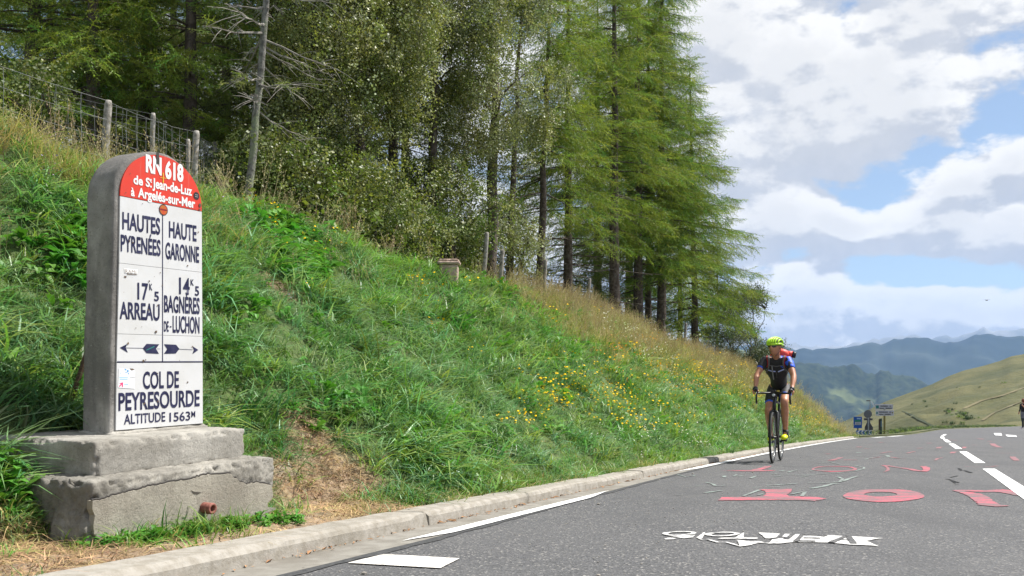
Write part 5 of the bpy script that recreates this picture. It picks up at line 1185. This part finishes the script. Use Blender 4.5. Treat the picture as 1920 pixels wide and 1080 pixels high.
# ------------------------------------------------------------------ haze
def haze():
    x0, x1, y0, y1, z0, z1 = -11000, 11000, -2000, 10500, -781, 700
    o = MB().box(((x0 + x1) / 2, (y0 + y1) / 2, (z0 + z1) / 2), (x1 - x0, y1 - y0, z1 - z0)).obj('haze', []); m = bpy.data.materials.new('haze_air'); m.use_nodes = True; m.node_tree.nodes.clear()
    t = NT(m.node_tree); out = t.new('ShaderNodeOutputMaterial'); v = t.new('ShaderNodeVolumePrincipled'); v.inputs['Color'].default_value = (.31, .56, 1., 1); v.inputs['Density'].default_value = HAZE; v.inputs['Anisotropy'].default_value = .0
    t.l.new(v.outputs[0], out.inputs['Volume']); o.data.materials.append(m); tag(o, kind='stuff')
HAZE = .000048
haze()
#__PART4__
# ------------------------------------------------------------------ people
def skin_obj(name, verts, edges, m, sub=2, root=0):
    """one continuous surface grown round a skeleton; verts: (x, y, z, rx, ry)"""
    me = bpy.data.meshes.new(name); me.from_pydata([v[:3] for v in verts], edges, []); o = bpy.data.objects.new(name, me); COL.objects.link(o)
    o.modifiers.new('skin', 'SKIN').use_smooth_shade = True
    for i, v in enumerate(verts): d = me.skin_vertices[0].data[i]; d.radius = (v[3], v[4] if len(v) > 4 else v[3]); d.use_root = i == root
    s = o.modifiers.new('sub', 'SUBSURF'); s.levels = sub; s.render_levels = sub
    bpy.context.view_layer.update(); dg = bpy.context.evaluated_depsgraph_get(); ne = bpy.data.meshes.new_from_object(o.evaluated_get(dg)); bpy.data.objects.remove(o)
    ne.materials.clear(); ne.name = name
    for mm in (m if isinstance(m, (list, tuple)) else [m]): ne.materials.append(mm)
    ne.polygons.foreach_set('use_smooth', [True] * len(ne.polygons)); return ne
def link(name, me, parent): o = bpy.data.objects.new(name, me); COL.objects.link(o); o.parent = parent; return o
SKIN = mat('tanned_skin', (.40, .175, .095), .45, (.47, .22, .125), 20, spec=.5); JER = mat('jersey_black', (.012, .012, .014), .6, (.022, .021, .022), 30); JBL = mat('jersey_blue', (.015, .07, .55), .5, (.03, .12, .70), 30); JLB = mat('jersey_pale', (.42, .46, .75), .6)
HLM = mat('helmet_lime', (.42, .72, .02), .3, coat=.4); HDK = mat('helmet_dark', (.02, .03, .012), .6); SHOE = mat('shoe_neon_yellow', (.70, .75, .01), .4); BLKM = mat('black_satin', (.010, .010, .011), .38, coat=.2); BLKR = mat('black_rubber', (.014, .014, .014), .75); LENS = mat('dark_lens', (.012, .014, .022), .08, spec=.9)
METL = mat('bright_metal', (.5, .5, .5), .25, metal=.9); REDP = mat('pack_red', (.70, .06, .04), .5); GRYS = mat('strap_grey', (.11, .105, .10), .7); REDS = mat('strap_red', (.35, .015, .02), .6); HAIR = mat('grey_hair', (.10, .085, .07), .8); LIP = mat('lip', (.24, .08, .06), .5); WHTP = mat('white_print', (.62, .64, .68), .5)
# bike frame of reference: x forward, y rider's left, z up, origin under the rear axle
Fv = Vector((-.380, -.922, .065)).normalized(); Sv = Vector((0, 0, 1)).cross(Fv).normalized(); Uv = Fv.cross(Sv)
wc = Vector((3.425, 11.92, 0)); wc.z = road_z(wc.x, wc.y) + .004
ORG = wc - Fv * .985; ORG.z = road_z(ORG.x, ORG.y) + .004
Fv = (wc - ORG).normalized(); Uv = Fv.cross(Sv)
BM = Matrix((Fv, Sv, Uv)).transposed().to_4x4(); BM.translation = ORG
bike = bpy.data.objects.new('road_bicycle', None); COL.objects.link(bike); bike.matrix_world = BM; tag(bike, 'black road racing bicycle ridden up the road towards the viewer', 'bicycle')
RA, FA, BB = Vector((0, 0, .338)), Vector((.985, 0, .338)), Vector((.41, 0, .275))
for c_, nm in ((RA, 'wheel'), (FA, 'wheel')):
    w = MB().ring(c_, (0, 1, 0), .302, .013, 48, 6, .75).obj(nm, BLKM, bike, True)
    MB().ring(c_, (0, 1, 0), .322, .0145, 48, 8).obj('tyre', BLKR, w, True)
    s_ = MB()
    for k in range(20):
        th = 2 * math.pi * k / 20; d = Vector((math.cos(th), 0, math.sin(th))); s_.tube([c_ + d * .02 + Vector((0, .02 if k % 2 else -.02, 0)), c_ + d * .292], .0012, 3, False)
    s2 = s_.obj('spokes', METL, w); s2['kind'] = 'stuff'
    MB().tube([c_ - Vector((0, .05, 0)), c_ + Vector((0, .05, 0))], .018, 10).obj('hub', BLKM, w, True)
    MB().ring(c_, (0, 1, 0), .286, .004, 40, 4).obj('rim_wear_band', METL, w, True)
HTt, HTb, STt = Vector((.80, 0, .86)), Vector((.845, 0, .70)), Vector((.235, 0, .80))
fr = MB(); fr.tube([HTb, HTt], [.026, .022], 10).tube([HTt - Vector((0, 0, .03)), STt], [.019, .015], 8).tube([HTb, BB], [.026, .024], 8).tube([BB, STt, Vector((.205, 0, .93))], [.019, .016, .0135], 8)
for sg in (-1, 1):
    fr.tube([BB + Vector((0, sg * .035, 0)), RA + Vector((0, sg * .062, 0))], [.011, .009], 6); fr.tube([STt, RA + Vector((0, sg * .062, 0))], [.009, .007], 6)
fr.obj('frame', BLKM, bike, True)
fk = MB()
for sg in (-1, 1): fk.tube([HTb, HTb + Vector((.008, sg * .045, -.03)), Vector((.93, sg * .052, .48)), FA + Vector((0, sg * .05, 0))], [.022, .019, .013, .008], 8)
fk.obj('fork', BLKM, bike, True)
MB().tube([Vector((.12, 0, .945)), Vector((.22, 0, .955)), Vector((.33, 0, .945)), Vector((.40, 0, .935))], [.055, .05, .022, .016], 10, True, .35).obj('saddle', BLKM, bike, True)
MB().tube([HTt, HTt + Vector((-.012, 0, .045)), Vector((.885, 0, .925))], [.022, .019, .017], 8).obj('stem', BLKM, bike, True)
hb = MB(); 
for sg in (-1, 1): hb.tube([Vector((.885, 0, .925)), Vector((.885, sg * .17, .925)), Vector((.91, sg * .205, .925)), Vector((.955, sg * .212, .915)), Vector((.985, sg * .214, .86)), Vector((.955, sg * .216, .80)), Vector((.90, sg * .218, .785))], .0135, 8)
hb.obj('handlebar', BLKM, bike, True)
for sg in (-1, 1):
    MB().tube([Vector((.945, sg * .212, .925)), Vector((.985, sg * .212, .945)), Vector((1.005, sg * .212, .975))], [.018, .019, .014], 8).obj('brake_hood', BLKR, bike, True)
    MB().tube([Vector((1.0, sg * .212, .94)), Vector((1.02, sg * .214, .88)), Vector((1.005, sg * .215, .81))], [.008, .007, .005], 6).obj('brake_lever', BLKM, bike, True)
MB().box((.93, 0, .957), (.09, .055, .018)).obj('cycle_computer', BLKM, bike); MB().tube([Vector((.905, .0, .90)), Vector((.935, 0, .90))], .020, 12).obj('front_lamp', mat('lamp_glass', (.55, .58, .6), .15), bike, True)
MB().box((.90, .055, .953), (.03, .035, .022)).obj('bell', mat('brass', (.35, .27, .05), .4, metal=.6), bike)
MB().tube([BB + Vector((.12, 0, .155)), BB + Vector((.22, 0, .29)), BB + Vector((.235, 0, .31)), BB + Vector((.25, 0, .33))], [.036, .036, .025, .016], 12).obj('bottle', mat('bottle_black', (.015, .016, .018), .3, (.20, .22, .22), 42, lo=.52, hi=.6), bike, True)
MB().ring(BB + Vector((0, -.048, 0)), (0, 1, 0), .095, .006, 36, 5, .6).obj('chainring', BLKM, bike, True)
MB().ring(RA + Vector((0, -.045, 0)), (0, 1, 0), .045, .009, 24, 5).obj('cassette', METL, bike, True)
MB().tube([RA + Vector((0, -.05, -.03)), RA + Vector((.02, -.055, -.12)), RA + Vector((-.01, -.055, -.16))], .010, 6).obj('rear_derailleur', BLKM, bike, True)
cn_ = MB()
for z_ in (.092, -.092): cn_.tube([BB + Vector((0, -.048, z_)), RA + Vector((0, -.048, z_ * (.5 if z_ > 0 else 1.3)))], .004, 4)
cn_.obj('chain', GRYS, bike)
PL, PR = BB + Vector((.168, .105, .02)), BB + Vector((-.168, -.105, -.02))
for sg, P in ((1, PL), (-1, PR)):
    MB().tube([BB + Vector((0, sg * .03, 0)), BB + Vector((0, sg * .06, 0)), P - Vector((0, sg * .035, 0))], [.016, .015, .012], 8).obj('crank', BLKM, bike, True)
    MB().box(P, (.075, .075, .018)).obj('pedal', BLKM, bike)
# rider
rider = bpy.data.objects.new('person', None); COL.objects.link(rider); rider.matrix_world = BM; tag(rider, 'cyclist in lime helmet, sunglasses, black and blue jersey and neon yellow shoes riding uphill', 'person')
hipL, hipR = Vector((.21, .088, .985)), Vector((.21, -.088, .985))
knL, knR = Vector((.60, .105, .83)), Vector((.505, -.115, .675))
anL, anR = Vector((.515, .118, .405)), Vector((.175, -.118, .37))
shL, shR = Vector((.60, .160, 1.375)), Vector((.60, -.160, 1.375)); elL, elR = Vector((.745, .240, 1.155)), Vector((.745, -.245, 1.16)); wrL, wrR = Vector((.885, .232, .995)), Vector((.885, -.238, .995))
def chain(bodyr, legs=True):
    V = [(.21, 0, 1.0, .085, .10), (.30, 0, 1.12, .075, .10), (.42, 0, 1.235, .085, .12), (.53, 0, 1.33, .07, .10), (.605, 0, 1.395, .042, .045), (.66, 0, 1.44, .055, .055), (.72, 0, 1.50, .06, .055), (.745, 0, 1.56, .062, .056)]
    E_ = [(0, 1), (1, 2), (2, 3), (3, 4), (4, 5), (5, 6), (6, 7)]
    return V, E_
V, E_ = chain(1)
def limb(V, E_, frm, pts):
    k = frm
    for p, r in pts: V.append((*p, r)); E_.append((k, len(V) - 1)); k = len(V) - 1
    return k
for sh, el, wr in ((shL, elL, wrL), (shR, elR, wrR)):
    limb(V, E_, 3, [(sh, .062), (sh.lerp(el, .4), .050), (sh.lerp(el, .75), .044), (el, .040), (el.lerp(wr, .3), .042), (el.lerp(wr, .75), .029), (wr, .025), (wr.lerp(Vector((.95, wr.y, .962)), .7), .030)])
for hp, kn, an, toe in ((hipL, knL, anL, PL), (hipR, knR, anR, PR)):
    side = Vector((0, 0, 0)); cf = kn.lerp(an, .33) - Vector((.028, 0, 0))
    limb(V, E_, 0, [(hp, .092), (hp.lerp(kn, .4), .078), (hp.lerp(kn, .8), .060), (kn, .056), (kn.lerp(an, .15) - Vector((.012, 0, 0)), .052), (cf, .056), (kn.lerp(an, .6) - Vector((.012, 0, 0)), .043), (an, .034), (an.lerp(toe, .5) - Vector((0, 0, .0)), .034)])
body = skin_obj('body', V, E_, SKIN, 2)
HC = Vector((.775, -.006, 1.555)); HR = Matrix.Rotation(R(-20), 3, 'Z') @ Matrix.Rotation(R(6), 3, 'Y')
def hf(v):
    x, y, z = v
    if x > 0:
        x *= 1 + .04 * math.exp(-((z + .06) / .03) ** 2)
        x += .024 * math.exp(-(y / .016) ** 2 - ((z + .012) / .026) ** 2) + .010 * math.exp(-(y / .03) ** 2 - ((z + .088) / .018) ** 2) + .006 * math.exp(-(y / .03) ** 2 - ((z + .055) / .01) ** 2) - .010 * math.exp(-((abs(y) - .032) / .014) ** 2 - ((z - .012) / .015) ** 2)
    y *= 1 - .25 * max(0, -z - .02) / .1
    return Vector((x, y, z))
hm = MB().ell(HC, (.098, .076, .122), 40, 30, HR, hf)
for sg in (-1, 1): hm.ell(HC + HR @ Vector((-.005, sg * .078, -.012)), (.018, .008, .030), 10, 8, HR)
b2 = bmesh.new(); b2.from_mesh(body); tmp = bpy.data.meshes.new('t'); tmp.from_pydata(hm.V, [], hm.F); b2.from_mesh(tmp); bpy.data.meshes.remove(tmp)
# fingers curled round the hoods
fm = MB()
for sg in (-1, 1):
    pc = Vector((.955, sg * .222, .958)); fm.ell(pc, (.045, .026, .022), 12, 8)
    for k in range(4):
        x_ = .985 - .021 * k + (.0); b = pc + Vector((.030 - .019 * k, sg * .020, .004)); L_ = (.030, .034, .032, .025)[k]
        fm.tube([b, b + Vector((.012, sg * .016, -.010)), b + Vector((.016, sg * .012, -.012 - L_)), b + Vector((.014, -sg * .006, -.018 - L_ * 1.15))], [.0095, .009, .0085, .0065], 7)
    fm.tube([pc + Vector((-.02, -sg * .018, 0)), pc + Vector((.012, -sg * .030, -.004)), pc + Vector((.030, -sg * .026, -.022))], [.011, .010, .008], 7)
tmp = bpy.data.meshes.new('t'); tmp.from_pydata(fm.V, [], fm.F); b2.from_mesh(tmp); bpy.data.meshes.remove(tmp); b2.to_mesh(body); b2.free(); body.polygons.foreach_set('use_smooth', [True] * len(body.polygons))
link('body', body, rider)
for sg in (-1, 1):
    g = MB().ell(Vector((.945, sg * .223, .962)), (.052, .031, .027), 14, 10); wr = wrL if sg > 0 else wrR; g.tube([wr.lerp(Vector((.94, wr.y, .96)), .15), wr.lerp(Vector((.94, wr.y, .96)), .8)], [.031, .035], 12)
    for k in range(4): b = Vector((.985 - .019 * k, sg * .243, .966)); g.tube([b - Vector((0, sg * .012, 0)), b + Vector((.010, sg * .012, -.014))], [.0115, .0105], 7)
    g.obj('glove', BLKM, rider, True)
# jersey, shorts
V = [(.225, 0, 1.03, .128, .145), (.30, 0, 1.12, .118, .148), (.42, 0, 1.235, .128, .162), (.53, 0, 1.335, .122, .158), (.605, 0, 1.395, .080, .092), (.632, 0, 1.42, .066, .066)]
E_ = [(0, 1), (1, 2), (2, 3), (3, 4), (4, 5)]
for sh, el in ((shL, elL), (shR, elR)): limb(V, E_, 3, [(sh, .072), (sh.lerp(el, .35), .062), (sh.lerp(el, .62), .057)])
jm = skin_obj('jersey', V, E_, [JER, JBL, JLB], 3)
for p in jm.polygons:
    c = p.center; k = 0
    dl = (c - shL).length; el_r = (c - shR).dot((elR - shR).normalized()) / (elR - shR).length; el_l = (c - shL).dot((elL - shL).normalized()) / (elL - shL).length
    if c.y < -.17 and el_r > .48 and c.z < 1.32: k = 1
    if c.y > .06 and c.z > 1.27 and mnoise.noise(c * 16) + (c.z - 1.33) * 4 + (c.y - .1) * 1.5 > .0 and not (c.y > .2 and el_l > .5): k = 1
    if c.y > .19 and .36 < el_l < .5: k = 1
    p.material_index = k
link('jersey', jm, rider)
V = [(.23, 0, 1.09, .118, .142), (.21, 0, 1.0, .133, .150)]; E_ = [(0, 1)]
for hp, kn in ((hipL, knL), (hipR, knR)): limb(V, E_, 1, [(hp, .104), (hp.lerp(kn, .3), .092), (hp.lerp(kn, .55), .081), (hp.lerp(kn, .70), .073)])
sm_ = skin_obj('shorts', V, E_, [JER, JBL, WHTP], 3)
for p in sm_.polygons:
    c = p.center; f1 = (c - hipL).dot((knL - hipL).normalized()) / (knL - hipL).length if c.y > 0 else (c - hipR).dot((knR - hipR).normalized()) / (knR - hipR).length
    if f1 > .60: p.material_index = 1
    elif c.y > .13 and f1 > .15: p.material_index = (2 if mnoise.noise(c * 22) > .15 else 1) if c.y > .165 and f1 > .35 else 0
link('shorts', sm_, rider)
from mathutils.bvhtree import BVHTree
JT = BVHTree.FromPolygons([v.co[:] for v in jm.vertices], [tuple(p.vertices) for p in jm.polygons])
def onj(y, z, off=.005):
    h_ = JT.ray_cast(Vector((1.6, y, z)), Vector((-1, 0, 0))); return (h_[0] + h_[1] * off) if h_[0] else Vector((.6, y, z))
def ribbon(pts, w, nm, m, par, off=.006, n=8):
    P = []
    for i in range(len(pts) - 1):
        for j in range(n): f = j / n; P.append(onj(pts[i][0] + (pts[i + 1][0] - pts[i][0]) * f, pts[i][1] + (pts[i + 1][1] - pts[i][1]) * f, off))
    P.append(onj(*pts[-1], off)); return MB().tube(P, w, 6, True, 1.).obj(nm, m, par, True)
ribbon([(-.135, 1.262), (-.06, 1.235), (-.012, 1.232)], .0075, 'chest_stripe', JLB, rider); ribbon([(.022, 1.228), (.10, 1.262)], .0085, 'chest_stripe', JLB, rider)
ribbon([(0, 1.22), (0, 1.18), (0, 1.15)], .003, 'zip', GRYS, rider)
# helmet: dark liner with lime ribs
hel = MB().ell(HC + HR @ Vector((-.012, 0, .050)), (.118, .088, .078), 28, 16, HR, lambda v: Vector((v.x, v.y, max(v.z, -.018)))).obj('helmet', HDK, rider, True)
for k in range(-3, 4):
    P = []
    for j in range(13):
        th = math.pi * (.02 + .96 * j / 12); wk = k * .0255; rr_ = math.sqrt(max(.02, 1 - (wk / .095) ** 2)); P.append(HC + HR @ Vector((-.012 + .126 * rr_ * math.cos(th), wk * (1 + .08 * math.sin(th)), .050 + .087 * rr_ * math.sin(th) - .012)))
    MB().tube(P, [.0115] * 13, 7).obj('rib', HLM, hel, True)
P = [HC + HR @ Vector((-.012 + .122 * math.cos(6.2832 * k / 30), .092 * math.sin(6.2832 * k / 30), .034 - .016 * (math.cos(6.2832 * k / 30) < 0))) for k in range(31)]; MB().tube(P, .0155, 8, False).obj('rim', HLM, hel, True)
for sg in (-1, 1): MB().tube([HC + HR @ Vector((-.01, sg * .087, .02)), HC + HR @ Vector((.0, sg * .080, -.06)), HC + HR @ Vector((.035, sg * .02, -.128))], .0035, 5).obj('chin_strap', BLKM, hel)
gl = MB()
for sg in (-1, 1): gl.ell(HC + HR @ Vector((.088, sg * .034, .010)), (.014, .034, .020), 14, 8, HR @ Matrix.Rotation(R(sg * 22), 3, 'Z'))
glo = gl.obj('sunglasses', LENS, rider, True)
for sg in (-1, 1): MB().tube([HC + HR @ Vector((.085, sg * .060, .016)), HC + HR @ Vector((.0, sg * .082, .012))], .004, 5).obj('temple', BLKM, glo)
MB().tube([HC + HR @ Vector((.094, -.022, -.062)), HC + HR @ Vector((.099, 0, -.060)), HC + HR @ Vector((.094, .022, -.062))], .0035, 5).obj('mouth', LIP, rider, True)
for an, pdl in ((anL, PL), (anR, PR)):
    toe = Vector((pdl.x + .10, pdl.y, pdl.z + .028)); heel = Vector((an.x - .045, an.y, an.z - .075)); mid = heel.lerp(toe, .5)
    sh = MB().tube([heel - Vector((.012, 0, -.01)), heel + Vector((.02, 0, .015)), mid + Vector((0, 0, .020)), toe - Vector((.045, 0, -.012)), toe], [.022, .034, .042, .044, .022], 12, True, .8).obj('shoe', SHOE, rider, True)
    MB().tube([heel + Vector((0, 0, -.022)), mid + Vector((0, 0, -.022)), toe + Vector((-.02, 0, -.026))], [.026, .036, .030], 8, True, .3).obj('sole', BLKR, sh, True)
    MB().tube([an + Vector((.01, 0, -.07)), an + Vector((0, 0, -.01)), an + (Vector((0, 0, .035)))], [.040, .039, .040], 12).obj('sock', JER, rider, True)
# small rucksack with red rain cover on the rider's back
pk = bpy.data.objects.new('rucksack', None); COL.objects.link(pk); pk.matrix_world = BM; tag(pk, 'small rucksack with red cover and grey straps on the back of the cyclist', 'rucksack')
MB().ell((.36, .03, 1.425), (.17, .15, .095), 20, 14, Matrix.Rotation(R(-40), 3, 'Y')).obj('bag', REDP, pk, True); MB().tube([(.40, .11, 1.485), (.40, .19, 1.475)], [.042, .045], 12).obj('rolled_cover', REDP, pk, True); MB().tube([(.40, .19, 1.475), (.40, .235, 1.465)], [.046, .042], 12).obj('rolled_cover_end', BLKM, pk, True)
for sg in (-1, 1):
    ribbon([(sg * .105, 1.44), (sg * .092, 1.36), (sg * .100, 1.28), (sg * .135, 1.22)], .013, 'shoulder_strap', GRYS, pk, .008); ribbon([(sg * .125, 1.43), (sg * .112, 1.36), (sg * .122, 1.29)], .007, 'strap_piping', REDS, pk, .010)
ribbon([(-.095, 1.315), (0, 1.300), (.095, 1.315)], .006, 'chest_strap', GRYS, pk, .012); ribbon([(-.055, 1.305), (-.048, 1.18), (-.044, 1.13)], .0085, 'loose_strap', mat('strap_pale', (.22, .22, .22), .6), pk, .008)

# walker at the right edge of the picture
YW = 52.; XW = ux(1918.5, YW); wk = empty('person', (XW, YW, road_z(XW, YW) + .03), (0, 0, R(200))); tag(wk, 'walker with reddish hair, black top and grey shorts at the right edge of the road', 'person')
V = [(0, 0, .95, .12, .15), (0, 0, 1.1, .10, .13), (0, 0, 1.27, .11, .16), (0, 0, 1.40, .08, .12), (0, 0, 1.47, .045), (0, 0, 1.53, .055), (.0, 0, 1.60, .08)]; E_ = [(i, i + 1) for i in range(6)]
limb(V, E_, 3, [((.0, .18, 1.38), .055), ((.06, .26, 1.16), .042), ((.22, .18, 1.32), .034), ((.26, .12, 1.40), .03)]); limb(V, E_, 3, [((.0, -.18, 1.38), .055), ((-.04, -.24, 1.12), .042), ((.06, -.24, .9), .032), ((.08, -.23, .82), .034)])
for sg, dx in ((1, .16), (-1, -.12)): limb(V, E_, 0, [((0, sg * .09, .88), .09), ((dx * .6 + .03, sg * .09, .50), .062), ((dx * .8, sg * .09, .30), .055), ((dx, sg * .09, .09), .035), ((dx + .12, sg * .10, .045), .035)])
wm = skin_obj('body', V, E_, [SKIN, mat('black_cotton', (.015, .013, .015), .8), mat('grey_shorts', (.16, .155, .17), .8), mat('dark_leggings', (.02, .025, .025), .7), mat('pale_shoe', (.5, .42, .42), .6)], 2)
for p in wm.polygons:
    c = p.center; p.material_index = 1 if c.z > .98 and c.z < 1.46 and not (c.x > .16) else 2 if .62 < c.z <= .98 and abs(c.y) < .2 else 3 if .09 < c.z <= .62 else 4 if c.z <= .09 else 0
link('body', wm, wk); MB().ell((-.03, 0, 1.62), (.115, .105, .125), 14, 10).ell((-.08, 0, 1.52), (.07, .09, .12), 12, 8).obj('hair', mat('auburn_hair', (.13, .035, .02), .7, (.20, .07, .035), 30), wk, True)
# bird
bp = Vector((ux(1850, 110), 110, top(563, 110))); bird = empty('bird', bp); tag(bird, 'small dark bird gliding in front of the low clouds', 'bird'); BD = mat('bird_dark', (.05, .045, .04), .8)
MB().ell((0, 0, 0), (.16, .05, .05), 10, 8).obj('body', BD, bird, True)
for sg in (-1, 1): mobj('wing', [(-.05, 0, 0), (.07, 0, 0), (.05 + sg * .0, sg * .02, 0)][:0] or [(.06 , 0, .02), (-.06, 0, .02), (-.02 + sg * .22, .05, .07), (.02 + sg * .26, .04, .07), (sg * .45, .02, .04), (.06, 0, .045), (-.06, 0, .045), (-.02 + sg * .22, .05, .085), (.02 + sg * .26, .04, .085), (sg * .45, .02, .05)], [(0, 1, 2, 3), (3, 2, 4), (8, 7, 6, 5), (9, 7, 8), (1, 0, 5, 6), (0, 3, 8, 5), (2, 1, 6, 7), (3, 4, 9, 8), (4, 2, 7, 9)], BD, bird)
# wind-blown litter: dry leaves and grit in the gutter
LF = mat('dry_leaf', (.26, .12, .05), .8, (.40, .24, .12), 30); rl = random.Random(3); lt = MB()
for k in range(420):
    y = rl.uniform(2.6, 16); x = Xk(y) + abs(rl.gauss(0, .022)) + .004; s = rl.uniform(.004, .018) if rl.random() < .85 else rl.uniform(.02, .04); z = road_z(x, y) + .006; a = rl.uniform(0, 6.28); c_, s_ = math.cos(a) * s, math.sin(a) * s
    lt.add([(x - c_, y - s_, z), (x + s_ * .3, y - c_ * .3, z + s * .3), (x + c_, y + s_, z + .001), (x - s_ * .3, y + c_ * .3, z + s * .15)], [(0, 1, 2), (0, 2, 3)])
o = lt.obj('gutter_litter', LF); tag(o, kind='stuff')
gr = MB()
for k in range(700):
    y = rl.uniform(2.2, 14); x = Xk(y) + rl.uniform(.0, .9) ** 1.5 * 2; s = rl.uniform(.0015, .005) * (3 if rl.random() < .02 else 1); gr.ell((x, y, road_z(x, y) + s * .4), (s, s * .8, s * .6), 5, 3)
o = gr.obj('grit', mat('pale_grit', (.35, .32, .27), .9, (.15, .14, .13), 50)); tag(o, kind='stuff')
